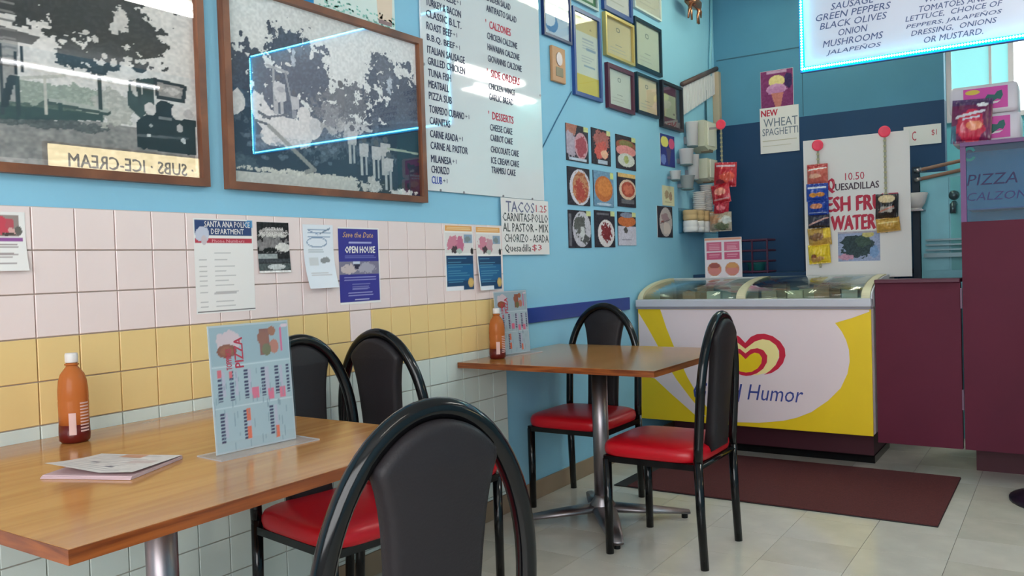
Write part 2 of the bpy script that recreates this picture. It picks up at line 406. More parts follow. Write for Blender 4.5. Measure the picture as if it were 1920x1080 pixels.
t = thing('wall_light', 'slim single tube light high on the opposite wall, mirrored in the left picture', 'wall light', (XR, 4.1, 2.9))
obj('housing', bx(-.05, 0, -.74, .74, -.03, .03, bev=.006), FIXT, t)
obj('lamp_tube', tb([(-.065, -.7, 0), (-.065, .7, 0)], .009, n=10), mat('dim_tube', (1, 1, 1), .4, emit=(.95, .97, 1.0), es=6.0), t, True)
for s in (-.715, .715): obj('lamp_holder', bx(-.085, -.05, s-.012, s+.012, -.015, .015), FIXT, t)

# ================================================================== TABLES
def table(name, label, x0, x1, y0, y1, px, py):
    t = thing(name, label, 'table', (px, py, 0))
    zt = 0.73
    obj('tabletop', bx(x0-px, x1-px, y0-py, y1-py, zt-0.022, zt), OAK, t)
    e = bmesh.new()
    box(e, x0-px-0.001, x1-px+0.002, y0-py-0.002, y0-py, zt-0.0235, zt-0.0005)
    box(e, x0-px-0.001, x1-px+0.002, y1-py, y1-py+0.002, zt-0.0235, zt-0.0005)
    box(e, x1-px, x1-px+0.002, y0-py, y1-py, zt-0.0235, zt-0.0005)
    obj('edge_band', e, OAKEDGE, t)
    obj('post', lt([(0.035, 0.06), (0.035, 0.69)], 20), CHROME, t, True)
    obj('mount_plate', bx(-0.15, 0.15, -0.15, 0.15, 0.688, 0.708), BLACKT, t)
    obj('hub', lt([(0.06, 0.045), (0.06, 0.07), (0.04, 0.1), (0.036, 0.12)], 20), CHROME, t, True)
    for k in range(4):
        a = k*PI/2+math.radians(36); c, s = math.cos(a), math.sin(a)
        pts = [(c*0.03, s*0.03, 0.062), (c*0.2, s*0.2, 0.045), (c*0.38, s*0.38, 0.025)]
        ft = obj('foot', tb(pts, [0.056, 0.046, 0.026], n=10, flat=0.34, nrm=(0, 0, 1)), CHROME, t, True)
        obj('glide', lt([(0.014, 0.0), (0.014, 0.016)], 10, (c*0.36, s*0.36)), BLACKT, ft)
    return t
table('restaurant_table', 'oak laminate table in the foreground holding a folded newspaper', 0.012, 0.935, 0.656, 1.6, 0.44, 1.13)
table('restaurant_table', 'oak laminate table near the ice cream freezer, farther from the camera', 0.016, 0.905, 2.812, 3.65, 0.45, 3.25)

# ================================================================== CHAIRS
HW = 0.187; ZE = 0.62; HB = 0.297
def back_y(z): return -0.19-0.035*max(0, (z-0.4)/0.53)-0.012*max(0, (0.4-z)/0.4)
def make_chair(label):
    t = thing('dining_chair', label, 'chair', (0, 0, 0))
    # seat cushion: stacked rounded-square rings
    bm = bmesh.new(); rings = []
    def ring(sx, sy, z, n=40, e=5.0, cy=0.008):
        out = []
        for k in range(n):
            a = 2*PI*k/n; c, s = math.cos(a), math.sin(a)
            out.append(bm.verts.new((sx*math.copysign(abs(c)**(2/e), c), cy+sy*math.copysign(abs(s)**(2/e), s), z)))
        return out
    prof = [(0.93, 0.382), (0.985, 0.388), (1.0, 0.402), (0.995, 0.417), (0.965, 0.430), (0.9, 0.437), (0.7, 0.444), (0.4, 0.449), (0.1, 0.451)]
    for f, z in prof: rings.append(ring(0.207*f, 0.208*f, z))
    for i in range(len(rings)-1):
        for k in range(40): bm.faces.new((rings[i][k], rings[i][(k+1) % 40], rings[i+1][(k+1) % 40], rings[i+1][k]))
    bm.faces.new(rings[0][::-1]); bm.faces.new(rings[-1])
    obj('seat', bm, REDV, t, True)
    bm = bmesh.new()
    box(bm, -0.185, 0.185, 0.17, 0.195, 0.36, 0.383); box(bm, -0.185, 0.185, -0.195, -0.175, 0.36, 0.383)
    box(bm, -0.197, -0.172, -0.19, 0.19, 0.36, 0.383); box(bm, 0.172, 0.197, -0.19, 0.19, 0.36, 0.383)
    box(bm, -0.175, 0.175, -0.18, 0.175, 0.374, 0.383)
    obj('seat_frame', bm, BLACKT, t)
    for s in (-1, 1):
        l = obj('leg', tb([(s*HW, 0.178, 0.0), (s*(HW-0.002), 0.18, 0.37)], [0.0155, 0.0175]), BLACKT, t, True)
        l = obj('leg', tb([(s*HW, back_y(0)-0.004, 0.0), (s*HW, back_y(0.2), 0.2), (s*HW, back_y(0.4), 0.4)], [0.0155, 0.0165, 0.0175]), BLACKT, t, True)
    pts = [(-HW, back_y(z), z) for z in np.linspace(0.39, ZE, 5)]
    pts += [(-HW*math.cos(a), back_y(ZE+HB*math.sin(a)), ZE+HB*math.sin(a)) for a in np.linspace(0.06, PI-0.06, 36)]
    pts += [(HW, back_y(z), z) for z in np.linspace(ZE, 0.39, 5)]
    obj('back_frame', tb(pts, 0.0175, n=12), BLACKT, t, True)
    obj('crossbar', tb([(-HW, -0.195, 0.372), (HW, -0.195, 0.372)], 0.009, n=8), BLACKT, t, True)
    # keyhole shaped back pad
    a0 = math.asin((0.846-ZE)/(HB-0.014))
    half = [(0.106, 0.832), (0.099, 0.81), (0.093, 0.783), (0.088, 0.75), (0.084, 0.70), (0.081, 0.64), (0.079, 0.56), (0.078, 0.48), (0.078, 0.41)]
    arc = [((HW-0.013)*math.cos(a), ZE+(HB-0.014)*math.sin(a)) for a in np.linspace(a0, PI-a0, 28)]
    poly = [(-x, z) for x, z in half[::-1]][:]
    poly = [(x, z) for x, z in half[::-1]]+arc+[(-x, z) for x, z in half]
    bm = bmesh.new()
    y0, y1 = 0.014, -0.026
    def ringp(f, off):
        n = len(poly); out = []
        for i, (x, z) in enumerate(poly):
            (xa, za), (xb, zb) = poly[i-1], poly[(i+1) % n]
            tx, tz = xb-xa, zb-za; L = math.hypot(tx, tz) or 1; nx, nz = -tz/L, tx/L   # inward for a ccw outline
            px_, pz_ = x+nx*f, z+nz*f
            out.append(bm.verts.new((px_, back_y(pz_)+0.006-0.012*max(0, (pz_-0.45)/0.45)+off, pz_)))
        return out
    lay = [ringp(0.016, y1-0.002), ringp(0.006, y1+0.001), ringp(0.0, y1+0.009), ringp(0.0, y0-0.01), ringp(0.006, y0-0.002), ringp(0.018, y0+0.003)]
    n = len(poly)
    for i in range(len(lay)-1):
        for k in range(n): bm.faces.new((lay[i][k], lay[i][(k+1) % n], lay[i+1][(k+1) % n], lay[i+1][k]))
    for ringv in (lay[0][::-1], lay[-1]):
        # strips between mirrored points keep the pad faces smooth
        for i in range(n//2-1):
            q = (ringv[i], ringv[i+1], ringv[n-2-i], ringv[n-1-i])
            if len(set(q)) == 4: bm.faces.new(q)
            elif len(set(q)) == 3: bm.faces.new(list(dict.fromkeys(q)))
    obj('back_pad', bm, BLACKV, t, True)
    return t
G = 'black tube dining chairs with red seats'
ch = make_chair('dining chair nearest the camera, seen from behind, hoop back filling the foreground')
ch['group'] = G
ch.location = (1.160, 1.036, 0); ch.rotation_euler = (0, 0, math.radians(72.5))
dup(ch, (0.84, 3.084, 0), PI/2, 'dining chair seen side on, beside the far table with its back to the aisle', G)
dup(ch, (0.25, 3.47, 0), PI, 'dining chair facing the camera behind the far table, in front of the blue wall', G)
dup(ch, (0.245, 2.30, 0), 0.0, 'dining chair standing between the two tables, turned towards the freezer', G)
dup(ch, (0.365, 1.79, 0), math.radians(-99), 'dining chair partly hidden by the foreground menu, its back against the tiled wall', G)

# ================================================================== ON THE TABLES
SAUCE = mat('dark_red_sauce', rgb(92, 18, 14), 0.3)
AMBER = mat('amber_plastic', rgb(206, 120, 62), 0.25, trans=0.35, ior=1.25)
def bottle(x, y, label, rz):
    t = thing('sauce_bottle', label, 'bottle', (x, y, 0.73), rz)
    k = 1.0
    b = [(0.028, 0.0), (0.034, 0.006), (0.0355, 0.02), (0.0345, 0.045), (0.034, 0.07), (0.0345, 0.1), (0.034, 0.104), (0.0345, 0.108), (0.034, 0.13), (0.032, 0.15), (0.027, 0.167), (0.019, 0.178), (0.0135, 0.185), (0.0125, 0.196)]
    obj('body', lt([(r, z) for r, z in b if z >= 0.045], 28), AMBER, t, True)
    obj('sauce', lt([(r, z) for r, z in b if z <= 0.046], 28), SAUCE, t, True)
    obj('neck_ring', lt([(0.0125, 0.188), (0.0165, 0.189), (0.0165, 0.192), (0.0125, 0.193)], 20), AMBER, t, True)
    obj('cap', lt([(0.0145, 0.195), (0.015, 0.197), (0.015, 0.214), (0.0135, 0.218)], 20), PLASTICW, t, True)
    def cyl(u, v, tt): return ((0.0358+tt)*math.cos(u/0.0358), (0.0358+tt)*math.sin(u/0.0358), v)
    bm = bmesh.new()
    for i in range(6):
        u0, u1 = -0.008+i*0.0027, -0.008+(i+1)*0.0027
        bm.faces.new([bm.verts.new(cyl(u, v, 0)) for u, v in ((u0, 0.022), (u1, 0.022), (u1, 0.075), (u0, 0.075))])
    obj('price_label', bm, mat('pink_label', rgb(214, 176, 170), 0.6), t)
    bm = bmesh.new()
    for q in range(10):
        for i in range(8):
            u0, u1 = 0.018+i*0.003, 0.018+(i+1)*0.003
            z = 0.028+q*0.0075
            bm.faces.new([bm.verts.new(cyl(u, v, 0)) for u, v in ((u0, z), (u1, z), (u1, z+0.0035), (u0, z+0.0035))])
    obj('printed_lines', bm, MATS['pink_label'], t)
    return t
bottle(0.128, 1.114, 'amber plastic hot sauce bottle with white cap on the foreground table', math.radians(-35))
bottle(0.10, 2.985, 'amber plastic hot sauce bottle on the far table beside its standing menu', math.radians(-50))

def menu_canvas():
    bg = rgb(178, 196, 204); cv = Cv(110, 78, bg)
    cv.rect(0, 0, 1, 0.31, rgb(166, 186, 196))
    cv.blob(0.23, 0.12, 0.16, 0.09, (0.86, 0.78, 0.8), 7, .4); cv.ell(0.2, 0.2, 0.12, 0.055, rgb(150, 88, 62)); cv.ell(0.2, 0.2, 0.08, 0.035, rgb(168, 100, 66))
    cv.rect(0.62, 0.05, 0.74, 0.26, rgb(150, 96, 84)); cv.ell(0.66, 0.12, .07, .06, rgb(158, 100, 78)); cv.ell(0.78, 0.07, .05, .04, rgb(170, 110, 80)); cv.ell(0.8, 0.2, .06, .06, rgb(196, 130, 110)); cv.ell(0.7, .22, .06, .05, rgb(126, 120, 84))
    cv.rect(0.88, 0.05, 0.91, 0.25, rgb(220, 110, 150)); cv.ell(0.95, 0.03, .05, .015, (0.9, .8, .84))
    cv.rect(0, 0.315, 1, 0.325, rgb(206, 220, 224)); cv.rect(0, 0.645, 1, 0.655, rgb(206, 220, 224))
    for y0, xs in ((0.36, (0.06, 0.21, 0.38, 0.6, 0.78, .93)), (0.69, (0.06, 0.34, 0.68))):
        for i, x in enumerate(xs):
            for k in range(18):
                cv.rect(x, y0+k*0.0135, x+0.05, y0+k*0.0135+0.009, rgb(70, 56, 92))
            cv.rect(x+0.06, y0, x+0.1, y0+0.2, rgb(196, 186, 206), .8)
            cv.lines(x+0.02, x+0.13, [], INK)
    for x, y in ((0.07, 0.35), (0.2, 0.36)): cv.rect(x, y, x+0.05, y+0.06, rgb(224, 110, 120))
    for x, y in ((0.48, 0.52), (0.68, 0.55), (0.83, 0.55)): cv.rect(x, y, x+0.08, y+0.09, rgb(226, 120, 146))
    for x, y in ((0.38, 0.68), (0.38, .83), (0.74, 0.86)): cv.rect(x, y, x+0.05, y+0.1, rgb(232, 118, 84))
    for k in range(60):
        x, y = random.random()*.9, 0.36+random.random()*.6
        cv.rect(x, y, x+0.012, y+0.03+random.random()*.05, rgb(140, 158, 172), .7)
    return cv
MENUCV = menu_canvas()
def table_menu(x, y, rz, label, hgt=0.285):
    t = thing('table_menu', label, 'menu', (x, y, 0.73), rz)      # faces local +x, width along local y
    fn = lambda u, v, tt: (tt-v*0.06, u, v)
    obj('card', (lambda bm: (prism(bm, [(-0.105, 0.004), (0.105, 0.004), (0.105, hgt), (-0.105, hgt)], fn, -0.0012, 0.0012), bm)[1])(bmesh.new()), mat('pale_card', rgb(190, 200, 206), 0.5), t)
    print_mesh('menu_print', MENUCV, (-0.102, 0.102, 0.008, hgt-0.004), fn, PRINT_GLOSS, t, 0.0016)
    text('lettering', 'PIZZA', (-0.034, 0.012, 0, .022), (lambda u, v, tt: fn(-0.022-v, hgt-0.097+(u+0.034)*1.45, tt)), REDINK, t, 0.0022, off=0.01)
    text('lettering', 'TOPPINGS', (-0.03, 0.006, 0, .014), (lambda u, v, tt: fn(-0.052-v, hgt-0.100+(u+0.03)*1.3, tt)), REDINK, t, 0.0022, off=0.01)
    obj('clear_sleeve', (lambda bm: (prism(bm, [(-0.108, 0.001), (0.108, 0.001), (0.108, hgt+0.004), (-0.108, hgt+0.004)], fn, 0.0026, 0.0034), bm)[1])(bmesh.new()), GLASS, t)
    obj('stand_foot', bx(-0.045, 0.05, -0.125, 0.135, 0.0, 0.003), mat('clear_acrylic', rgb(225, 225, 228), .15, alpha=.42), t)
    return t
table_menu(0.622, 1.262, math.radians(-5), 'clear stand holding a pale blue pizza menu on the foreground table')
table_menu(0.075, 3.155, math.radians(-10), 'clear stand holding a pale menu on the far table behind a sauce bottle')

# folded newspaper / flyer: two thin booklets, the top page lifting
nt_ = thing('newspaper', 'folded flyer with a lifted top page lying on the foreground table', 'newspaper', (0.498, 0.992, 0.73), math.radians(23.5))
bm = bmesh.new()
for k in range(3): box(bm, -0.1+0.001*k, 0.1, -0.092+0.002*k, 0.09, 0.0005+k*0.0022, 0.0024+k*0.0022)
obj('inner_pages', bm, mat('pink_newsprint', rgb(206, 178, 182), 0.7), nt_)
cv = Cv(50, 50, (0.86, 0.82, 0.8)); cv.lines(0.1, 0.9, np.linspace(.12, .9, 10), (0.68, .64, .64), .02, .4); cv.rect(.35, .02, .6, .2, rgb(206, 150, 120)); cv.ell(.3, .55, .05, .03, (.4, .36, .4)); cv.ell(.55, .7, .06, .03, (.42, .4, .44)); cv.rect(.6, .35, .9, .5, (.8, .72, .7)); cv.grain(.03)
print_mesh('top_page', cv, (-0.095, 0.1, -0.085, 0.09), lambda u, v, tt: (u, v, tt), PRINT, nt_, 0.0085,
           bend=lambda q, r: 0.022*max(0, 1-q*1.6)*(0.3+0.7*r)**2 * (1 if q > 0.0 else 1)+0.006*q*r)

# ================================================================== ON THE LEFT WALL
L0 = on_left(0.0)
def frame_bm(y0, y1, z0, z1, wd, dp, x0=0.0):
    bm = bmesh.new()
    o = [(y0, z0), (y1, z0), (y1, z1), (y0, z1)]; i_ = [(y0+wd, z0+wd), (y1-wd, z0+wd), (y1-wd, z1-wd), (y0+wd, z1-wd)]
    for k in range(4):
        j = (k+1) % 4
        prism(bm, [o[k], o[j], i_[j], i_[k]], lambda u, v, t: (x0+t, u, v), 0.0, dp)
    es = [e for e in bm.edges if all(abs(v.co.x-x0-dp) < 1e-6 for v in e.verts)]
    return bm
def framed(name, label, cat, y0, y1, z0, z1, wd, dp, fm, cv, glass=True, mat_w=0.0, mat_c=None, group=None, pm=PRINT):
    yc, zc = (y0+y1)/2, z0
    t = thing(name, label, cat, (0.0, yc, zc), 0, group)
    a, b, c, d = y0-yc, y1-yc, 0.0, z1-z0
    obj('frame', frame_bm(a, b, c, d, wd, dp), fm, t)
    obj('backing', bx(0.001, 0.005, a+wd*.5, b-wd*.5, c+wd*.5, d-wd*.5), mat_c or PAPERW, t)
    q = wd+mat_w
    print_mesh('print', cv, (a+q, b-q, c+q, d-q), L0, pm, t, 0.0062)
    if glass: obj('glass_pane', bx(dp*.62, dp*.62+0.002, a+wd*.9, b-wd*.9, c+wd*.9, d-wd*.9), GLASS, t)
    return t
# --- two large old photographs
def sepia(g): return np.stack([g*1.0, g*0.965, g*0.93], -1)
def photo_car():
    h, wd = 230, 250; cv = Cv(h, wd, (.92, .89, .87)); D = (.15, .14, .15); K = (.08, .08, .09); GN = (.22, .28, .25)
    sky = cv.a.copy()
    cv.poly([(0.349, 0.862), (0.676, 0.785), (0.804, 0.793), (0.989, 0.873), (0.984, 1.027), (0.343, 1.060)], (.60, .57, .55))
    cv.poly([(0.346, 0.979), (0.582, 0.967), (0.986, 0.958), (0.983, 1.039), (0.343, 1.091)], (.74, .70, .68))
    cv.leaves(0.503, 0.819, 0.220, 0.030, (.36, .35, .34), 5, .8)
    # bank, fence and bench
    cv.leaves(0.589, 0.712, 0.169, 0.071, (.62, .64, .58), 4, .5); cv.leaves(0.545, 0.765, 0.132, 0.035, (.34, .38, .33), 4, .8); cv.leaves(0.733, 0.713, 0.074, 0.094, (.74, .72, .68), 4, .9)
    cv.poly([(0.388, 0.778), (0.504, 0.763), (0.692, 0.754), (0.691, 0.782), (0.386, 0.834)], GN)
    cv.line(0.553, 0.731, 0.708, 0.742, .012, (.26, .30, .27)); cv.line(0.553, 0.724, 0.708, 0.735, .007, (.72, .72, .68))
    for x in (112, 150, 190): pass
    cv.rect(0.574, 0.730, 0.584, 0.786, GN); cv.rect(0.687, 0.742, 0.696, 0.786, GN)
    cv.rect(0.538, 0.637, 0.545, 0.787, (.80, .77, .72)); cv.line(0.428, 0.672, 0.592, 0.616, .006, (.8, .78, .74))
    # house at the left
    cv.poly([(0.325, 0.444), (0.533, 0.476), (0.511, 0.513), (0.323, 0.524)], (.34, .32, .32)); cv.poly([(0.331, 0.263), (0.517, 0.310), (0.563, 0.412), (0.528, 0.402), (0.326, 0.424)], (.2, .19, .2))
    cv.poly([(0.323, 0.528), (0.477, 0.511), (0.465, 0.751), (0.316, 0.784)], (.66, .63, .61))
    for k in range(9): cv.line(-.1, .36+k*.035, .47, .33+k*.035, .004, (.52, .5, .49))
    cv.rect(0.427, 0.531, 0.435, 0.810, (.24, .23, .24)); cv.rect(0.463, 0.551, 0.472, 0.643, D); cv.rect(0.479, 0.525, 0.487, 0.629, D); cv.rect(0.463, 0.646, 0.476, 0.807, (.2, .23, .22)); cv.line(0.436, 0.768, 0.457, 0.658, .01, D)
    # tree
    cv.rect(0.683, 0.560, 0.696, 0.735, (.2, .23, .21)); cv.line(0.661, 0.525, 0.692, 0.573, .012, D); cv.line(0.751, 0.475, 0.698, 0.572, .01, D)
    cv.leaves(0.697, 0.320, 0.191, 0.219, (.13, .13, .15), 6, 1.25); cv.leaves(0.708, 0.477, 0.145, 0.097, (.15, .15, .17), 5, 1.3); cv.leaves(0.557, 0.370, 0.087, 0.088, (.14, .14, .15), 5, 1.3); cv.leaves(0.624, 0.525, 0.053, 0.056, (.18, .18, .2), 4, 1.2); cv.leaves(0.824, 0.394, 0.079, 0.097, (.16, .16, .18), 4, 1.2)
    for a in ((0.760, 0.332, 0.023, 0.061), (0.683, 0.434, 0.009, 0.018), (0.734, 0.522, 0.011, 0.021), (0.780, 0.490, 0.013, 0.014), (0.657, 0.413, 0.009, 0.011), (0.743, 0.373, 0.016, 0.028), (0.708, 0.500, 0.008, 0.014)): cv.blob(*a, (.86, .83, .81), 3, .8)
    # the old motor car
    cv.poly([(0.777, 0.586), (0.855, 0.556), (0.858, 0.686), (0.809, 0.749), (0.770, 0.696)], (.22, .26, .24)); cv.ell(0.803, 0.615, 0.019, 0.038, (.82, .79, .76)); cv.line(0.807, 0.578, 0.811, 0.684, .007, (.2, .22, .2))
    cv.poly([(0.855, 0.553), (0.968, 0.564), (0.960, 0.649), (0.863, 0.648)], (.16, .15, .16)); cv.poly([(0.867, 0.570), (0.955, 0.577), (0.947, 0.632), (0.874, 0.629)], (.66, .62, .6)); cv.leaves(0.910, 0.601, 0.037, 0.020, (.8, .76, .74), 3, .8)
    cv.poly([(0.796, 0.766), (0.849, 0.700), (0.877, 0.658), (0.921, 0.662), (0.956, 0.720), (0.995, 0.720), (0.990, 0.886), (0.870, 0.886), (0.795, 0.876)], K)
    cv.ell(0.889, 0.709, 0.034, 0.059, (.06, .06, .08)); cv.ell(0.842, 0.699, 0.019, 0.029, (.88, .84, .82)); cv.ell(0.936, 0.696, 0.026, 0.035, (.9, .86, .84)); cv.ell(0.970, 0.697, 0.017, 0.023, (.8, .76, .75)); cv.rect(0.869, 0.728, 0.913, 0.738, (.5, .5, .5))
    cv.ell(0.816, 0.834, 0.019, 0.053, (.05, .05, .06)); cv.ell(0.965, 0.829, 0.019, 0.061, (.05, .05, .06)); cv.ell(0.938, 0.769, 0.011, 0.020, (.8, .77, .76)); cv.line(0.800, 0.825, 0.962, 0.814, .005, (.34, .34, .35)); cv.ell(0.834, 0.819, 0.007, 0.007, (.8, .8, .8)); cv.ell(0.947, 0.824, 0.009, 0.010, (.9, .9, .9)); cv.ell(0.952, 0.836, 0.006, 0.005, (.9, .9, .9)); cv.ell(0.842, 0.774, 0.007, 0.007, (.7, .7, .7))
    g = vnoise(h, wd, 2.2); cv.a *= (0.93+.14*g)[..., None]
    gr = cv.Y > 0.799; n = vnoise(h, wd, 6)*.5+vnoise(h, wd, 2.5)*.5
    st = vnoise(h, wd*1, 3); cv.a[gr] *= (0.80+.4*n[gr])[..., None]
    return cv
PZ0, PZ1 = 1.392, 2.06
framed('framed_photograph', 'old sepia photograph of a vintage car under trees, in the leftmost large wooden frame', 'picture',
       0.60, 1.612, PZ0, 2.06, 0.024, 0.028, FRAMEWOOD, photo_car())
def photo_horses():
    h, wd = 210, 280; cv = Cv(h, wd, (.95, .94, .93)); W = (.93, .90, .89); B = (.15, .18, .27)
    # trees
    cv.leaves(0.060, 0.577, 0.142, 0.306, (.24, .28, .37), 6, 1.0); cv.leaves(0.280, 0.441, 0.160, 0.280, (.25, .28, .36), 6, 1.2); cv.leaves(0.236, 0.249, 0.056, 0.099, (.30, .34, .42), 4, 1.2); cv.leaves(0.321, 0.224, 0.058, 0.090, (.32, .36, .44), 4, 1.2); cv.leaves(0.400, 0.381, 0.078, 0.213, (.27, .30, .38), 5, 1.2)
    cv.leaves(0.853, 0.437, 0.196, 0.273, (.24, .28, .36), 5, 1.2); cv.leaves(0.787, 0.218, 0.054, 0.114, (.34, .36, .42), 4, 1.3); cv.leaves(0.959, 0.380, 0.091, 0.157, (.22, .26, .34), 5, 1.0); cv.leaves(0.534, 0.567, 0.168, 0.189, (.42, .42, .45), 4, 1.4)
    cv.poly([(-0.041, 0.639), (0.094, 0.597), (0.210, 0.674), (0.716, 0.581), (1.008, 0.510), (1.025, 1.054), (0.703, 0.960), (0.302, 0.938), (-0.029, 0.941)], B)
    cv.leaves(0.416, 0.712, 0.362, 0.123, (.30, .33, .40), 4, 1.2); cv.leaves(0.017, 0.887, 0.091, 0.055, (.25, .3, .36), 4, 1)
    cv.poly([(-0.033, 0.937), (0.106, 0.937), (0.302, 0.926), (0.522, 0.914), (0.672, 0.947), (1.008, 1.031), (1.005, 1.108), (-0.037, 1.056)], (.84, .82, .79)); cv.leaves(0.303, 0.920, 0.341, 0.015, (.84, .82, .78), 3, 1.3); cv.leaves(0.768, 0.954, 0.153, 0.060, (.13, .14, .17), 4, 1.2); cv.leaves(0.885, 0.985, 0.078, 0.024, (.9, .88, .86), 3, 1.3); cv.leaves(0.704, 0.944, 0.052, 0.046, (.8, .78, .76), 3, 1.4)
    cv.leaves(-0.029, 0.812, 0.031, 0.108, (.8, .78, .77), 3, 1.3)
    # horses
    cv.poly([(0.019, 0.537), (0.040, 0.510), (0.055, 0.528), (0.061, 0.618), (0.038, 0.648), (0.012, 0.631)], W); cv.ell(0.025, 0.612, 0.020, 0.039, W); cv.ell(0.049, 0.579, 0.023, 0.050, W)
    cv.poly([(0.095, 0.541), (0.115, 0.509), (0.143, 0.525), (0.183, 0.593), (0.261, 0.626), (0.311, 0.670), (0.160, 0.726), (0.110, 0.656)], W); cv.ell(0.122, 0.592, 0.026, 0.057, W); cv.poly([(0.095, 0.547), (0.113, 0.504), (0.123, 0.541)], W); cv.poly([(0.138, 0.532), (0.148, 0.507), (0.156, 0.539)], W)
    cv.ell(0.271, 0.701, 0.111, 0.077, W); cv.ell(0.364, 0.661, 0.060, 0.066, W); cv.ell(0.188, 0.735, 0.055, 0.052, W); cv.ell(0.340, 0.590, 0.032, 0.042, W); cv.ell(0.397, 0.649, 0.033, 0.049, (.86, .84, .84)); cv.leaves(0.270, 0.760, 0.105, 0.029, (.82, .8, .8), 3, .9)
    cv.ell(0.138, 0.579, 0.005, 0.007, (.3, .3, .34)); cv.line(0.130, 0.618, 0.177, 0.643, .006, (.28, .28, .32)); cv.line(0.148, 0.643, 0.262, 0.606, .004, (.4, .4, .44)); cv.line(0.161, 0.674, 0.213, 0.716, .005, (.35, .35, .4))
    cv.line(0.173, 0.683, 0.383, 0.893, .009, (.62, .60, .58)); cv.line(0.378, 0.894, 0.342, 0.910, .01, (.6, .58, .56)); cv.line(0.092, 0.659, 0.161, 0.674, .005, (.3, .3, .33))
    # scaffold with riders
    cv.line(0.172, 0.359, 0.270, 0.376, .006, (.72, .71, .72)); cv.line(0.203, 0.368, 0.200, 0.604, .005, (.66, .65, .66)); cv.line(0.257, 0.376, 0.293, 0.600, .004, (.6, .6, .62))
    cv.ell(0.223, 0.414, 0.011, 0.017, (.34, .33, .36)); cv.poly([(0.203, 0.436), (0.252, 0.442), (0.259, 0.533), (0.214, 0.549), (0.196, 0.490)], (.84, .82, .82)); cv.rect(0.200, 0.541, 0.217, 0.612, (.74, .72, .73)); cv.rect(0.229, 0.540, 0.242, 0.607, (.78, .76, .77)); cv.ell(0.234, 0.475, 0.020, 0.015, (.7, .68, .7))
    cv.ell(0.294, 0.479, 0.010, 0.015, (.3, .3, .34)); cv.poly([(0.278, 0.500), (0.317, 0.497), (0.320, 0.565), (0.283, 0.575)], (.8, .78, .79)); cv.rect(0.283, 0.575, 0.302, 0.618, (.6, .6, .64)); cv.leaves(0.298, 0.295, 0.013, 0.059, (.74, .76, .8), 3, 1)
    # figures in the middle and at the right
    cv.ell(0.535, 0.373, 0.015, 0.022, (.36, .35, .37)); cv.poly([(0.511, 0.400), (0.557, 0.399), (0.551, 0.517), (0.513, 0.525)], (.46, .45, .47)); cv.line(0.516, 0.421, 0.480, 0.470, .006, (.42, .42, .44))
    cv.leaves(0.532, 0.630, 0.090, 0.057, (.7, .68, .68), 3, 1.2); cv.leaves(0.491, 0.560, 0.064, 0.062, (.56, .55, .57), 3, 1.3); cv.leaves(0.616, 0.609, 0.081, 0.039, (.80, .78, .78), 3, 1.1)
    
    cv.ell(0.591, 0.620, 0.015, 0.019, (.38, .37, .4)); cv.poly([(0.564, 0.644), (0.618, 0.641), (0.612, 0.718), (0.564, 0.720)], (.82, .8, .8)); cv.rect(0.567, 0.713, 0.581, 0.831, (.76, .75, .75)); cv.rect(0.594, 0.708, 0.605, 0.828, (.72, .72, .73))
    cv.ell(0.656, 0.679, 0.016, 0.020, (.38, .37, .4)); cv.poly([(0.628, 0.703), (0.684, 0.701), (0.678, 0.780), (0.628, 0.780)], (.82, .8, .8)); cv.rect(0.632, 0.773, 0.646, 0.894, (.76, .75, .75)); cv.rect(0.659, 0.770, 0.671, 0.892, (.72, .72, .73))
    cv.ell(0.728, 0.687, 0.016, 0.020, (.38, .37, .4)); cv.poly([(0.699, 0.712), (0.757, 0.709), (0.751, 0.790), (0.699, 0.790)], (.82, .8, .8)); cv.rect(0.703, 0.783, 0.718, 0.906, (.76, .75, .75)); cv.rect(0.732, 0.779, 0.743, 0.903, (.72, .72, .73))
    cv.ell(0.785, 0.658, 0.017, 0.020, (.38, .37, .4)); cv.poly([(0.754, 0.683), (0.814, 0.681), (0.808, 0.762), (0.755, 0.763)], (.82, .8, .8)); cv.rect(0.758, 0.756, 0.774, 0.880, (.76, .75, .75)); cv.rect(0.788, 0.752, 0.800, 0.877, (.72, .72, .73))
    cv.ell(0.801, 0.750, 0.017, 0.020, (.38, .37, .4)); cv.poly([(0.771, 0.774), (0.831, 0.773), (0.824, 0.854), (0.771, 0.854)], (.82, .8, .8)); cv.rect(0.775, 0.847, 0.790, 0.972, (.76, .75, .75)); cv.rect(0.805, 0.843, 0.817, 0.970, (.72, .72, .73))
    cv.leaves(0.733, 0.545, 0.023, 0.073, (.3, .33, .4), 3, .8); cv.leaves(0.823, 0.309, 0.020, 0.061, (.74, .76, .8), 3, 1.0)
    for k in range(26): cv.ell(.06+random.random()*.45, .74+random.random()*.12, .012, .010, (.5, .54, .6), .6)
    cv.line(0.796, 0.710, 0.990, 0.716, .005, (.72, .74, .66))
    g = vnoise(h, wd, 2.2); cv.a *= (0.94+.12*g)[..., None]
    return cv
framed('framed_photograph', 'old photograph of white horses and a wagon, framed in wood beside the menu board', 'picture',
       1.681, 2.637, 1.391, 2.043, 0.024, 0.028, FRAMEWOOD, photo_horses())

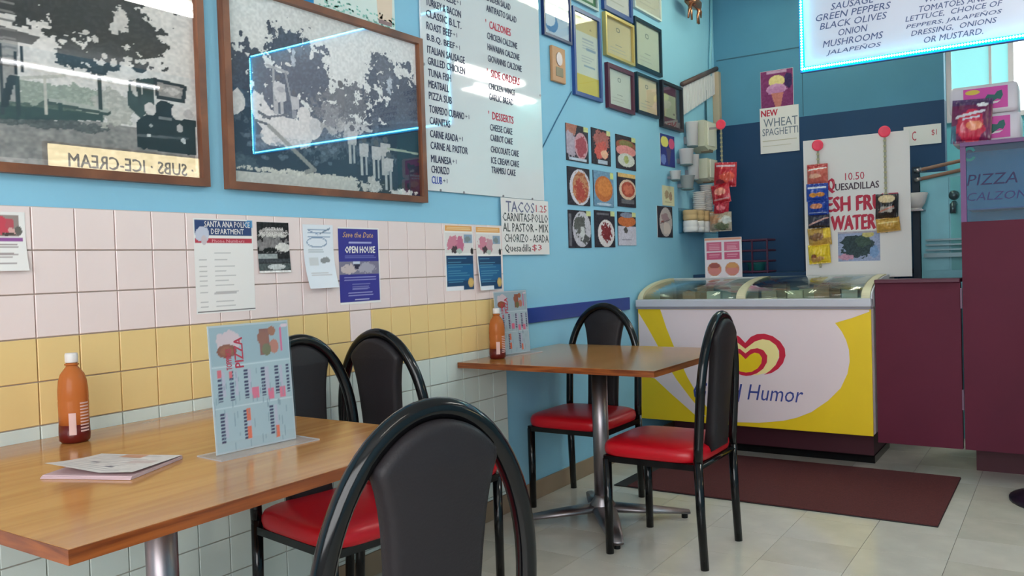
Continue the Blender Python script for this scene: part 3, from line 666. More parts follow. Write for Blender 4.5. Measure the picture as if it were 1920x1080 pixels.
# --- poster above the second photograph (only its lower edge is in view)
t = thing('cup_poster', 'pale poster with drink cups hanging above the horse photograph', 'poster', (0.0, 2.28, 2.045))
obj('sheet', bx(0.0005, 0.003, -0.42, 0.222, 0.0, 0.62), mat('pale_green_paper', rgb(222, 232, 226), 0.6), t)
flatshape('blue_field', [(-0.42, 0.0), (-0.2, 0.0), (-0.19, 0.62), (-0.42, 0.62)], L0, mat('poster_blue', rgb(40, 140, 200), 0.6), t, 0.0036)
for yc, z0, s, c in ((0.165, 0.03, 0.05, (232, 208, 186)), (-0.08, 0.1, 0.06, (150, 96, 88))):
    flatshape('printed_cup', [(yc-s*.8, z0+.0), (yc+s*.8, z0), (yc+s*1.1, z0+.3), (yc-s*1.1, z0+.3)], L0, mat('cup_tone_%d' % c[0], rgb(*c), 0.6), t, 0.0036)
    flatshape('cup_base', [(yc-s*.8, z0), (yc+s*.8, z0), (yc+s*.7, z0-.015), (yc-s*.7, z0-.015)], L0, mat('cup_base_tone', rgb(150, 120, 120), 0.6), t, 0.0038)
bm = bmesh.new()
for k in range(90):
    y, z = -0.19+random.random()*.4, random.random()*.05; box(bm, 0.0031, 0.0036, y, y+.006+random.random()*.01, z, z+.006)
obj('grass_print', bm, mat('pale_green_print', rgb(150, 200, 186), 0.6), t)

# --- big white menu board
MB = thing('menu_board', 'large white glossy menu board with rows of dark lettering on the blue wall', 'menu board', (0.0, 3.105, 1.444))
BOARDM = mat('glossy_white_board', rgb(224, 226, 228), 0.035, spec=0.6)
obj('board', bx(0.003, 0.011, 2.65-3.105, 3.562-3.105, 0.0, 1.3, bev=0.001), BOARDM, MB)
fnm = lambda u, v, tt: (0.0112+tt, u-3.105, v-1.444)
LW = dict([('A', 1)])
def mline(s, y0, z, m, hgt=0.030, wch=0.0168, shear=0.0):
    text('lettering', s, (y0, y0+wch*len(s), z-hgt/2, z+hgt/2), fnm, m, MB, 0.0006, off=0.014, res=2)
for s, z, m in (('CLUB', 1.488, BLUEINK), ('CHORIZO', 1.531, DARKINK), ('MILANESA', 1.574, DARKINK), ('CARNE AL PASTOR', 1.628, DARKINK), ('CARNE ASADA', 1.675, DARKINK),
                ('CARNITAS', 1.728, DARKINK), ('TORPEDO CUBANO', 1.775, DARKINK), ('PIZZA SUB', 1.829, DARKINK), ('MEATBALL', 1.876, DARKINK), ('TUNA FISH', 1.922, DARKINK),
                ('GRILLED CHICKEN', 1.969, DARKINK), ('ITALIAN SAUSAGE', 2.015, DARKINK), ('B.B.Q. BEEF', 2.062, DARKINK), ('ROAST BEEF', 2.111, DARKINK), ('CLASSIC B.L.T.', 2.160, DARKINK), ('TURKEY & BACON', 2.207, DARKINK), ('HAM & CHEESE', 2.255, DARKINK)):
    mline(s, 2.684, z, m)
for s, z, n in (('+1', 1.488, 4), ('+1', 1.574, 8), ('+1', 1.675, 11), ('+1', 1.775, 14), ('+1', 2.062, 11), ('+1', 2.111, 10), ('+1', 2.255, 12)):
    text('lettering', s, (2.69+n*0.0168, 2.72+n*0.0168, z-.008, z+.01), fnm, MATS['dark_ink'], MB, 0.0006, res=1)
for s, z, m in (('TRAMISU CAKE', 1.562, DARKINK), ('ICE CREAM CAKE', 1.605, DARKINK), ('CHOCOLATE CAKE', 1.654, DARKINK), ('CARROT CAKE', 1.706, DARKINK), ('CHEESE CAKE', 1.752, DARKINK), ('GARLIC BREAD', 1.889, DARKINK), ('CHICKEN WINGS', 1.936, DARKINK),
                ('GIOVANNIS CALZONE', 2.059, DARKINK), ('HAWAIIAN CALZONE', 2.110, DARKINK), ('CHICKEN CALZONE', 2.160, DARKINK), ('ANTIPASTO SALAD', 2.282, DARKINK), ('GARDEN SALAD', 2.33, DARKINK)):
    mline(s, 3.112, z, m, 0.029, 0.0163)
for s, z, n in (('DESSERTS', 1.806, 8), ('SIDE ORDERS', 1.995, 11), ('CALZONES', 2.212, 8)):
    mline(s, 3.132, z, REDINK, 0.034, 0.0215)
    text('lettering', "'", (3.102, 3.108, z+.004, z+.018), fnm, REDINK, MB, 0.0006, res=1)
for y, z in ((2.66, 1.95), (3.553, 1.96), (2.74, 1.448), (2.9, 1.448), (3.2, 1.448), (3.45, 1.448)):
    obj('screw', (lambda b: (lathe(b, [(0.006, 0), (0.005, 0.003)], 10), bmesh.ops.rotate(b, verts=b.verts, cent=(0, 0, 0), matrix=Matrix.Rotation(PI/2, 3, 'Y')), bmesh.ops.translate(b, verts=b.verts, vec=(0.011, y-3.105, z-1.444)), b)[3])(bmesh.new()), CHROME, MB)

# --- hand lettered taco sheet
TS = thing('taco_sheet', 'white sheet of black hand lettering for tacos, below the menu board', 'sign', (0.0, 3.38, 1.18))
obj('sheet', bx(0.012, 0.0135, 3.176-3.38, 3.592-3.38, 0, 0.262), PAPERW, TS)
fnt = lambda u, v, tt: (0.0137+tt, u-3.38, v-1.18)
INKB = mat('black_marker', rgb(70, 74, 74), 0.7)
for s, y0, y1, z0, z1, m in (('TACOS', 3.215, 3.46, 1.378, 1.428, mat('grey_violet_ink', rgb(112, 112, 140), 0.7)), ('1.25', 3.475, 3.575, 1.385, 1.42, mat('faded_red_ink', rgb(196, 90, 100), 0.7)),
                             ('CARNITAS-POLLO', 3.185, 3.585, 1.335, 1.374, INKB), ('AL PASTOR - MIX', 3.185, 3.585, 1.287, 1.327, INKB), ('CHORIZO - ASADA', 3.195, 3.585, 1.238, 1.276, INKB),
                             ('Quesadilla', 3.195, 3.42, 1.188, 1.229, INKB), ('$3', 3.43, 3.52, 1.195, 1.228, MATS['faded_red_ink'])):
    text('lettering', s, (y0, y1, z0, z1), fnt, m, TS, 0.0004, off=0.006, res=1)

# --- flyers taped to the tiles (tile face is 10.5 mm out)
TX = 0.0112
def flyer(name, label, y0, y1, z0, z1, cv, curl=0.0, lift_l=0.0, group=None, tilt=0.0):
    yc = (y0+y1)/2
    t = thing(name, label, 'flyer', (TX, yc, z0), 0, group)
    def bend(q, r): return curl*max(0, r-.35)**2/(.65**2)+lift_l*(1-q)*r*r
    sk = lambda u, v, tt: (tt, u+tilt*(z1-z0-v), v)
    print_mesh('sheet', cv, (y0-yc, y1-yc, 0, z1-z0), sk, PRINT, t, 0.0006, bend)
    return t, (lambda u, v, tt: (tt+0.0004, u-yc, v-z0))
cv = Cv(48, 110, WHITE); cv.rect(0, .07, .93, .41, (.60, .54, .52)); cv.blob(.72, .24, .14, .15, (.80, .30, .36), 5, .5); cv.blob(.83, .22, .05, .1, (.74, .34, .38), 4, .6); cv.blob(.86, .32, .06, .05, (.86, .68, .66), 3, .6); cv.blob(.82, .38, .08, .03, (.32, .28, .27), 3, .6); cv.blob(.92, .32, .04, .09, (.42, .40, .38), 4, .4)
cv.rect(0, .43, .96, .49, (.60, .36, .62)); cv.rect(.965, 0, 1, 1, WHITE); cv.lines(.05, .93, [.56, .595], (.62, .56, .56), .016, .06); cv.lines(.05, .92, [.69, .725, .76, .79], (.66, .6, .6), .016, .1); cv.lines(.05, .9, [.86, .895], (.6, .55, .55), .016, .08)
flyer('leaflet', 'white leaflet with a reddish photo and violet stripe, leftmost on the tiles', 0.86, 1.077, 1.153, 1.297, cv, 0.012)
# department flyer
cv = Cv(100, 80, WHITE); cv.rect(0.02, .02, .98, .185, rgb(52, 72, 118)); cv.rect(.02, .215, .98, .265, rgb(190, 62, 78)); cv.blob(.14, .17, .12, .09, rgb(198, 200, 216), 6, .3); cv.ell(.17, .23, .05, .05, rgb(205, 190, 196)); cv.ell(.95, .05, .1, .04, rgb(80, 150, 205), .8)
for y in (.36, .43, .50, .55, .6, .65, .7, .77, .87, .92):
    if y > .4: cv.rect(.07, y, .2, y+.012, (.72, .7, .7))
    cv.rect(.32, y, .5+random.random()*.22, y+.012, (.74, .72, .72))
cv.rect(.3, .785, .68, .797, (.75, .73, .73)); cv.rect(0.02, .975, 1, .985, (.2, .17, .2))
t, f_ = flyer('department_flyer', 'white flyer with a navy and red header, largest sheet on the tiled wall', 1.557, 1.773, 1.013, 1.298, cv)
text('lettering', 'SANTA ANA POLICE', (1.595, 1.762, 1.2725, 1.2905), f_, PAPERW, t, 0.001, off=.006, res=1)
text('lettering', 'DEPARTMENT', (1.618, 1.738, 1.252, 1.268), f_, PAPERW, t, 0.001, off=.006, res=1)
text('lettering', 'Phone Numbers', (1.62, 1.74, 1.2265, 1.2355), f_, mat('pink_ink', rgb(240, 180, 186), .6), t, 0.001, res=1)
# black flyer
cv = Cv(64, 52, (.12, .11, .12)); cv.blob(.5, .2, .45, .08, (.66, .63, .62), 4, .9); cv.blob(.5, .27, .5, .05, (.74, .72, .7), 3, .9); cv.blob(.45, .45, .5, .16, (.5, .48, .48), 5, 1.0); cv.blob(.8, .5, .25, .09, (.84, .82, .8), 4, .5); cv.blob(.4, .55, .25, .05, (.1, .1, .1), 3, .6)
cv.rect(0, .63, .6, .72, (.62, .64, .64)); cv.rect(0, .72, 1, .8, (.24, .25, .27)); cv.rect(0, .82, 1, .94, (.3, .33, .33)); cv.ell(.55, .88, .28, .055, (.78, .78, .78)); cv.rect(0, .955, 1, 1, WHITE); cv.grain(.08, 2)
t, f_ = flyer('event_flyer', 'small black and grey event flyer beside the navy headed sheet', 1.79, 1.921, 1.13, 1.293, cv, 0.006)
text('lettering', 'MOTORSPORTS', (1.80, 1.912, 1.248, 1.262), f_, PAPERW, t, 0.001, off=.004, res=1)
text('lettering', 'SANTA ANA', (1.825, 1.898, 1.266, 1.277), f_, PAPERW, t, 0.001, off=.004, res=1)
# white flyer curling
cv = Cv(64, 44, (.9, .91, .94)); cv.lines(.15, .9, [.09, .13, .19, .28], (.55, .62, .72), .013, .2)
for k in range(24):
    a = k/24*2*PI; cv.line(.45+.32*math.cos(a), .28+.075*math.sin(a), .45+.32*math.cos(a+.27), .28+.075*math.sin(a+.27), .012, (.46, .55, .66))
cv.line(.55, .15, .88, .06, .015, (.45, .5, .58)); cv.line(.2, .1, .5, .16, .012, (.5, .58, .7)); cv.lines(.15, .7, [.4, .43], (.7, .72, .74), .012, .2); cv.rect(.15, .52, .45, .64, (.82, .82, .83)); cv.blob(.68, .56, .16, .05, (.55, .55, .56), 4, .6); cv.lines(.15, .85, [.72, .755, .79], (.78, .76, .77), .012, .2)
flyer('notice_sheet', 'plain white notice with blue handwriting, curling at the bottom, left of the purple flyer', 1.982, 2.122, 1.072, 1.29, cv, 0.022, 0.006)
# open house flyer
PUR = rgb(58, 56, 142); cv = Cv(90, 60, WHITE); cv.rect(0.0, .02, .97, .965, PUR); cv.rect(0, .44, .97, .61, (.5, .48, .56)); cv.blob(.25, .54, .2, .06, (.78, .72, .72), 3, .9); cv.blob(.65, .53, .22, .07, (.66, .64, .7), 3, .9); cv.blob(.42, .5, .08, .05, (.2, .2, .28), 3, .7); cv.rect(.33, .45, .5, .48, (.8, .82, .88))
cv.lines(.25, .8, [.20], rgb(170, 170, 210), .016, 0); cv.lines(.15, .9, [.37, .39], rgb(110, 110, 176), .01, .1); cv.lines(.12, .88, [.65, .68], rgb(150, 150, 200), .014, 0); cv.lines(.3, .75, [.74, .77, .79, .81], rgb(126, 126, 180), .01, .3); cv.lines(.2, .82, [.85, .88], rgb(160, 160, 206), .014, .1); cv.rect(.35, .93, .7, .945, rgb(190, 190, 220))
t, f_ = flyer('open_house_flyer', 'purple open house flyer with gold and white lettering on the tiles', 2.146, 2.357, 1.008, 1.284, cv)
text('lettering', 'Save the Date', (2.168, 2.325, 1.248, 1.268), f_, mat('gold_ink', rgb(214, 170, 120), .6), t, 0.001, shear=.3, off=.006, res=1)
text('lettering', 'OPEN HOUSE', (2.178, 2.332, 1.192, 1.216), f_, PAPERW, t, 0.001, off=.02, res=1)
# two identical leaflets, told apart by place
def leaf(kx):
    cv = Cv(84, 58, WHITE); cv.rect(.03, .01, .97, .1, rgb(232, 166, 98)); cv.rect(.1, .035, .9, .045, rgb(244, 210, 160)); cv.rect(.08, .06, .92, .07, rgb(244, 210, 160))
    cv.rect(.03, .12, .97, .43, (.88, .85, .84)); cv.blob(.28, .28, .2, .12, rgb(206, 130, 150), 4, .9); cv.blob(.52, .3, .15, .12, rgb(200, 150, 160) if kx else rgb(196, 110, 140), 4, .9); cv.blob(.34, .37, .1, .06, (.3, .24, .26), 3, .8); cv.blob(.5, .4, .1, .04, (.72, .76, .72), 3, .6); cv.rect(.68, .14, .97, .27, rgb(140, 160, 184)); cv.blob(.8, .22, .1, .05, (.5, .55, .56), 3, .6); cv.ell(.95, .4, .06, .05, (.16, .14, .15))
    cv.rect(.05, .46, .98, .985, rgb(24, 66, 104)); cv.rect(.06, .6, .97, .84, rgb(26, 96, 144))
    for y in np.linspace(.5, .86, 12): cv.rect(.1, y, .5+random.random()*.4, y+.008, rgb(80, 140, 170))
    cv.ell(.88, .88, .1, .075, rgb(196, 160, 98)); cv.ell(.88, .88, .07, .05, rgb(214, 180, 110)); cv.rect(.06, .925, .62, .985, (.92, .92, .95))
    return cv
flyer('orange_top_leaflet', 'orange and blue leaflet with a gold seal, farther left of the two', 2.753, 2.952, 1.031, 1.307, leaf(0))
flyer('orange_top_leaflet', 'orange and blue leaflet with a gold seal, tucked beside the taco sheet', 2.972, 3.166, 1.025, 1.305, leaf(1), 0.0, 0.02)

# --- certificates and plaques
def cert(bg, kind, h=60, wd=46):
    cv = Cv(h, wd, bg)
    if kind == 'swirl':
        cv.ell(.25, .1, .16, .1, rgb(70, 140, 205)); cv.ell(.6, .75, .42, .2, rgb(208, 224, 240)); cv.ell(.3, .78, .26, .16, rgb(86, 150, 205)); cv.ell(.22, .7, .24, .15, bg); cv.ell(.7, .58, .18, .12, rgb(190, 210, 230)); cv.rect(.42, .22, .8, .25, (.5, .55, .65)); cv.rect(.48, .3, .74, .32, (.6, .65, .72))
    elif kind == 'yellow':
        cv.rect(0, 0, 1, .22, rgb(226, 206, 146)); cv.rect(0, .76, 1, 1, rgb(238, 214, 84)); cv.ell(.7, .16, .05, .012, (.7, .6, .4)); cv.lines(.35, .85, [.3, .34, .38, .42], (.72, .74, .76), .012, .2); cv.rect(.5, .4, .9, .43, (.6, .66, .74)); cv.lines(.3, .8, [.52, .55, .58], (.75, .76, .76), .01, .3); cv.rect(.4, .62, .85, .65, (.62, .68, .74))
    elif kind == 'green':
        cv.rect(.12, .1, .88, .9, (.93, .94, .9)); cv.rect(.3, .75, .7, .78, (.6, .66, .6))
    else:
        cv.ell(.5, .24, .07, .06, (.5, .5, .46)); cv.ell(.5, .24, .045, .045, bg); cv.lines(.26, .78, [.4], (.62, .62, .56), .016, 0); cv.lines(.3, .76, [.47, .52, .57], (.75, .74, .68), .009, .2); cv.lines(.4, .64, [.66], (.6, .6, .55), .012, 0); cv.lines(.2, .82, [.76, .84], (.74, .73, .68), .009, .4)
    return cv
DKB = mat('dark_blue_frame', rgb(24, 44, 96), 0.3); DKG = mat('dark_green_frame', rgb(18, 46, 58), 0.3); DKM = mat('maroon_frame', rgb(84, 34, 56), 0.35); GOLD = mat('gold_frame', rgb(196, 176, 110), 0.35, metal=.5); SILV = mat('silver_frame', rgb(160, 176, 176), 0.35); BLK = mat('black_frame', rgb(30, 30, 38), 0.35); BLB = mat('blue_frame', rgb(42, 76, 140), 0.35)
framed('certificate', 'white certificate with blue swirls in a navy frame, right next to the menu board', 'certificate', 3.602, 3.882, 2.268, 2.6, 0.014, 0.018, DKB, cert((.9, .93, .97), 'swirl'))
framed('certificate', 'tall narrow certificate with a yellow base in a blue frame', 'certificate', 3.898, 4.21, 2.018, 2.48, 0.02, 0.02, BLB, cert((.9, .9, .84), 'yellow', 90, 46))
framed('certificate', 'certificate with a green mount in a silver frame above the tall blue frame', 'certificate', 3.92, 4.193, 2.515, 2.78, 0.014, 0.018, SILV, cert(rgb(72, 132, 84), 'green'))
framed('certificate', 'certificate in a blue frame, top row between the silver and white frames', 'certificate', 4.258, 4.632, 2.548, 2.93, 0.026, 0.02, BLB, cert((.9, .89, .87), 'c'))
framed('certificate', 'pale certificate in a thin white frame, top row at the right', 'certificate', 4.67, 5.065, 2.655, 2.98, 0.012, 0.018, mat('white_frame', rgb(206, 214, 208), .4), cert((.84, .83, .76), 'c'))
framed('certificate', 'cream certificate in a gold frame', 'certificate', 4.262, 4.636, 2.293, 2.535, 0.016, 0.024, GOLD, cert(rgb(224, 208, 160), 'c'))
framed('certificate', 'greenish certificate in a dark green frame', 'certificate', 4.655, 5.05, 2.30, 2.60, 0.02, 0.02, DKG, cert(rgb(208, 212, 190), 'c'))
framed('certificate', 'white certificate in a maroon frame under the gold one', 'certificate', 4.275, 4.62, 2.002, 2.255, 0.024, 0.022, DKM, cert((.86, .87, .82), 'c'))
framed('certificate', 'cream certificate in a dark frame under the dark green one', 'certificate', 4.665, 4.99, 2.028, 2.27, 0.016, 0.02, DKG, cert(rgb(226, 210, 172), 'c'))
cv = Cv(60, 46, rgb(70, 58, 62)); cv.rect(.16, .2, .84, .8, rgb(40, 66, 52)); cv.rect(.2, .22, .8, .76, rgb(170, 190, 158)); cv.ell(.7, .66, .04, .03, (.4, .45, .4))
framed('certificate', 'green certificate in a wide black frame, rightmost of the cluster', 'certificate', 5.016, 5.358, 1.984, 2.28, 0.018, 0.03, BLK, cv)
# wooden plaque
t = thing('wooden_plaque', 'small wooden plaque with a round silver medal under the swirl certificate', 'plaque', (0, 3.737, 2.052))
obj('board', bx(0.001, 0.018, -.066, .066, 0, .178, bev=.004), mat('light_wood', rgb(196, 142, 96), .4), t)
fnp = lambda u, v, tt: (0.018+tt, u, v)
flatshape('medal', [(.03*math.cos(a), .118+.034*math.sin(a)) for a in np.linspace(0, 2*PI, 25)[:-1]], fnp, CHROME, t, .003, .003)
flatshape('engraved_plate', [(-.035, .03), (.035, .03), (.035, .075), (-.035, .075)], fnp, mat('dull_brass', rgb(120, 112, 92), .4, metal=.6), t, .002, .002)
tag(obj('cable', tb([(0.004, 3.565, 1.70), (0.004, 3.72, 1.865), (0.004, 3.882, 2.03)], 0.003, n=6), mat('thin_dark_cable', rgb(60, 110, 140), .6)), 'thin dark cable running diagonally below the tall blue frame', 'cable')

# --- nine food photographs
def food(k):
    D = rgb(44, 40, 52); cv = Cv(56, 46, D)
    if k == 0: cv.poly([(0, 0), (.5, .0), (.4, .3), (0, .3)], rgb(176, 112, 96)); cv.blob(.2, .55, .3, .35, rgb(176, 160, 176), 5, .5); cv.ell(.66, .55, .3, .36, rgb(200, 150, 160)); cv.blob(.66, .57, .24, .3, rgb(166, 72, 84), 5, .6); cv.rect(.1, .9, .9, .97, rgb(190, 200, 214))
    if k == 1: cv.blob(.5, .3, .45, .26, rgb(170, 100, 96), 4, .6); cv.blob(.5, .6, .4, .25, rgb(206, 92, 84), 5, .8); cv.blob(.65, .68, .2, .12, rgb(230, 180, 150), 4, .7); cv.rect(.3, .85, .8, .97, rgb(180, 190, 206))
    if k == 2: cv.ell(.5, .3, .5, .18, rgb(156, 86, 66)); cv.ell(.5, .24, .35, .1, rgb(130, 122, 74)); cv.ell(.5, .45, .5, .16, rgb(220, 140, 140)); cv.ell(.5, .72, .42, .2, rgb(206, 206, 200)); cv.ell(.5, .7, .12, .12, rgb(170, 176, 110))
    if k == 3: cv.ell(.55, .52, .46, .47, rgb(208, 204, 216)); cv.ell(.57, .52, .36, .4, rgb(170, 96, 66)); cv.blob(.57, .5, .34, .36, rgb(196, 136, 100), 4, 1.1); cv.blob(.57, .6, .25, .3, rgb(176, 70, 60), 3, 1.1)
    if k == 4: cv.rect(0, 0, 1, 1, rgb(110, 146, 176)); cv.ell(.5, .5, .44, .36, rgb(196, 110, 60)); cv.ell(.55, .45, .36, .26, rgb(210, 128, 66)); cv.ell(.5, .93, .35, .04, rgb(190, 205, 220))
    if k == 5: cv.rect(.05, .0, 1, .12, rgb(218, 176, 112)); cv.ell(.55, .48, .46, .3, rgb(214, 186, 164)); cv.ell(.57, .47, .36, .23, rgb(176, 78, 62)); cv.blob(.57, .47, .25, .15, rgb(206, 110, 86), 4, .8); cv.rect(.2, .76, .9, .9, rgb(120, 118, 124), .8)
    if k == 6: cv.ell(.58, .5, .4, .47, rgb(196, 190, 200)); cv.blob(.5, .4, .26, .3, rgb(92, 92, 90), 4, .8); cv.blob(.7, .75, .2, .15, rgb(84, 84, 84), 4, .7); cv.blob(.6, .6, .1, .2, rgb(206, 206, 206), 3, .8); cv.rect(.03, .1, .12, .95, rgb(150, 150, 156), .6)
    if k == 7: cv.ell(.55, .62, .4, .37, rgb(222, 212, 214)); cv.blob(.54, .6, .27, .26, rgb(130, 44, 52), 4, .8); cv.rect(.1, .08, .7, .13, (.6, .6, .62), .6)
    if k == 8: cv.rect(0, .42, 1, 1, rgb(196, 190, 206)); cv.ell(.5, .28, .48, .16, rgb(200, 110, 62)); cv.ell(.5, .1, .35, .08, rgb(130, 136, 160)); cv.blob(.42, .54, .12, .1, rgb(90, 84, 84), 3, .6); cv.lines(.2, .8, [.82], (.6, .58, .66), .03, .1)
    if k in (0, 1, 2, 6, 7, 8): cv.rect(.78, .0, 1, .14, rgb(206, 210, 150))
    if k == 4: cv.rect(.82, .02, 1, .2, rgb(206, 210, 130))
    return cv.grain(.05, 2)
FN = ('mixed meats and red salsa', 'red shrimp dish', 'tall layered torta', 'oval dish of saucy pieces', 'single orange tostada', 'bowl of red soup', 'grey green burrito plate', 'dark red meat on a white plate', 'orange topped dessert cup')
FR = ((3.809, 4.048, 1.668, 1.860), (4.088, 4.313, 1.674, 1.870), (4.384, 4.645, 1.673, 1.868), (3.811, 4.051, 1.438, 1.637), (4.096, 4.337, 1.444, 1.639), (4.389, 4.63, 1.453, 1.648), (3.807, 4.052, 1.213, 1.411), (4.096, 4.339, 1.217, 1.42), (4.38, 4.62, 1.228, 1.423))
for k in range(9):
    y0, y1, z0, z1 = FR[k]
    t = thing('food_photo', 'glossy food photo on the blue wall showing a '+FN[k], 'photo', (0, (y0+y1)/2, z0), 0, 'grid of nine food photos')
    print_mesh('print', food(k), ((y0-y1)/2, (y1-y0)/2, 0, z1-z0), L0, PRINT, t, 0.005)
    obj('card_back', bx(0.0008, 0.0042, (y0-y1)/2, (y1-y0)/2, 0, z1-z0), mat('dark_card', rgb(52, 48, 58), .6), t)
cv = Cv(50, 40, rgb(44, 54, 130)); cv.ell(.3, .24, .26, .17, rgb(224, 212, 110)); cv.ell(.78, .26, .2, .17, rgb(200, 80, 120)); cv.poly([(.38, .42), (.75, .42), (.6, .95), (.52, .95)], rgb(84, 76, 110)); cv.blob(.2, .8, .2, .15, rgb(110, 130, 200), 4, .6)
def sheet(name, label, cat, y0, y1, z0, z1, cv):
    t = thing(name, label, cat, (0, (y0+y1)/2, z0)); print_mesh('print', cv, ((y0-y1)/2, (y1-y0)/2, 0, z1-z0), L0, PRINT, t, 0.004)
    obj('card_back', bx(0.0008, 0.0034, (y0-y1)/2, (y1-y0)/2, 0, z1-z0), PAPERW, t)
sheet('ice_cream_card', 'small blue card with a yellow and a pink ice cream scoop', 'card', 5.019, 5.25, 1.742, 1.945, cv)
cv = Cv(40, 36, rgb(222, 214, 178)); cv.blob(.35, .45, .18, .2, rgb(176, 150, 120), 4, .6); cv.blob(.68, .5, .14, .22, rgb(170, 140, 116), 4, .6); cv.lines(.2, .8, [.82], (.6, .5, .4), .03, .1)
sheet('cream_card', 'small cream card between two larger cards near the cup dispensers', 'card', 5.03, 5.222, 1.487, 1.615, cv)
cv = Cv(50, 40, rgb(50, 48, 60)); cv.ell(.55, .5, .4, .46, rgb(190, 176, 176)); cv.blob(.5, .35, .25, .15, rgb(160, 130, 136), 4, .7); cv.blob(.6, .7, .25, .2, rgb(214, 196, 190), 4, .7); cv.ell(.35, .5, .1, .04, rgb(150, 60, 60)); cv.line(.2, .55, .8, .42, .02, rgb(110, 96, 100))
sheet('dark_food_card', 'dark photo card of a pale filled dish, lowest by the cup rack', 'card', 4.94, 5.183, 1.281, 1.48, cv)

# --- cups, dispensers and lids near the corner
def wall_cup(y, z0, z1, r, label, mname=PAPERW, taper=.85):
    t = thing('paper_cup', label, 'cups', (r+0.012, y, z0), 0, 'paper cups on the wall by the corner')
    h = z1-z0
    obj('cup_sleeve', lt([(r*taper, 0), (r, h*.97), (r*1.05, h*.98), (r*1.05, h)], 20), mname, t, True)
    for k in range(3):
        obj('cup_rim', lt([(r*(taper+.15*f)+.001, h*f), (r*(taper+.15*f)+.004, h*f+.004), (r*(taper+.15*f)+.001, h*f+.008)], 20), mname, t, True) if False else None
    obj('wall_bracket', bx(-r-.012, -r*.6, -.02, .02, h*.1, h*.4), CHROME, t)
    obj('holder_base', lt([(r*.5, -.012), (r*.9, -.006), (r*.9, 0.0)], 16), mat('grey_plastic', rgb(110, 130, 134), .5), t, True)
wall_cup(5.44, 1.90, 2.06, .042, 'tallest white paper cup stack, hung highest near the corner')
wall_cup(5.31, 1.765, 1.865, .048, 'short white printed paper cup hung just left of the tall stacks')
wall_cup(5.45, 1.675, 1.84, .04, 'narrow white paper cup stack below the highest one')
wall_cup(5.145, 1.655, 1.71, .036, 'small pale paper cup hung lowest at the left', taper=.8)
wall_cup(5.31, 1.605, 1.69, .05, 'greyish paper cup hung under the narrow stack', mat('grey_paper', rgb(180, 184, 184), .7), .7)
R_ = thing('lid_rack', 'clear wall rack packed with brown and white cup lids below the cups', 'rack', (0, 5.55, 1.31))
obj('back_plate', bx(0.001, 0.006, -.26, .2, -.0, .17), glassmat('rack_acrylic', (.86, .93, .95), 1.45, .05), R_)
obj('shelf', bx(0.006, .11, -.26, .2, 0, .006), MATS['rack_acrylic'], R_)
for k in range(4):
    y = -.19+k*.115
    for nm, c, z0, z1 in (('white_lids', PAPERW, .008, .085), ('brown_lids', mat('kraft_paper', rgb(206, 172, 124), .7), .087, .155)):
        o = obj(nm, lt([(.046, z0), (.05, z0+.01), (.05, z0+.03), (.047, z0+.034), (.05, z0+.04), (.05, z1-.008), (.046, z1)], 18, (.058, y)), c, R_, True)
for y, z0, z1, lb in ((5.52, 1.468, 1.60, 'short white stack of foam cups standing on the lid rack, left one'), (5.655, 1.468, 1.66, 'tall white stack of foam cups standing on the lid rack, right one')):
    t = thing('foam_cup_stack', lb, 'cups', (.062, y, z0), 0, 'foam cup stacks on the lid rack')
    n = int((z1-z0)/.014)
    for k in range(n):
        obj('foam_cup', lt([(.036, k*.014), (.042, k*.014+.008), (.045, k*.014+.009), (.045, k*.014+.013), (.037, k*.014+.0139)], 16), PLASTICW, t, True)
def dispenser(y, z0, z1, hw, label):
    t = thing('towel_dispenser', label, 'dispenser', (0, y, z0), 0, 'wall dispensers by the corner post')
    h = z1-z0; bm = bmesh.new()
    poly = [(-hw, h*.1), (0, -h*.08), (hw, h*.1), (hw, h), (-hw, h)]
    prism(bm, poly, lambda u, v, tt: (tt, u, v), .002, .11)
    obj('cover', bm, mat('off_white_enamel', rgb(206, 204, 184), .35), t)
    obj('front_panel', bx(.11, .116, -hw*.55, hw*.55, h*.14, h*.96, bev=.003), mat('pale_panel', rgb(224, 220, 206), .3), t)
    obj('outlet', bx(.05, .112, -hw*.3, hw*.3, -h*.07, h*.02), mat('brown_slot', rgb(120, 104, 84), .5), t)
dispenser(5.64, 1.885, 2.08, .12, 'upper cream towel dispenser beside the corner post')
dispenser(5.66, 1.675, 1.825, .10, 'lower cream dispenser beside the red chip bags')
# tilted white pleated valance on a brown rod
V = thing('pleated_shade', 'white pleated shade hanging from a sloping brown rod at the corner', 'shade', (0, 5.6, 2.27))
obj('rod', tb([(.02, 5.375-5.6, 2.309-2.27), (.02, 6.04-5.6, 2.53-2.27)], .017, n=10), mat('brown_rod', rgb(92, 72, 70), .5), V, True)
bm = bmesh.new(); n = 26
for k in range(n):
    f0, f1 = k/n, (k+1)/n
    y0, y1 = 5.375+.645*f0-5.6, 5.375+.645*f1-5.6
    top = lambda f: 2.294+.214*f-2.27
    bot = lambda f: 2.10+.245*f-2.27
    prism(bm, [(y0, bot(f0)), (y1, bot(f1)), (y1, top(f1)), (y0, top(f0))], lambda u, v, tt: (tt, u, v), .008, .016+(.004 if k % 2 else 0))
obj('pleats', bm, mat('white_fabric', rgb(206, 204, 208), .8), V)
tag(obj('conduit', tb([(.012, 5.99, ZC), (.012, 5.975, 2.8), (.012, 5.93, 2.55), (.012, 5.93, 2.46)], .012, n=8), mat('painted_conduit', rgb(120, 178, 196), .5), None, True), 'painted conduit running down the wall corner near the ceiling', 'pipe')
tag(obj('dispenser_cord', tb([(.012, 5.83, 2.34), (.012, 5.83, 2.09)], .007, n=8), mat('teal_cord', rgb(50, 96, 110), .6), None, True), 'dark cord dropping to the upper towel dispenser', 'cord')
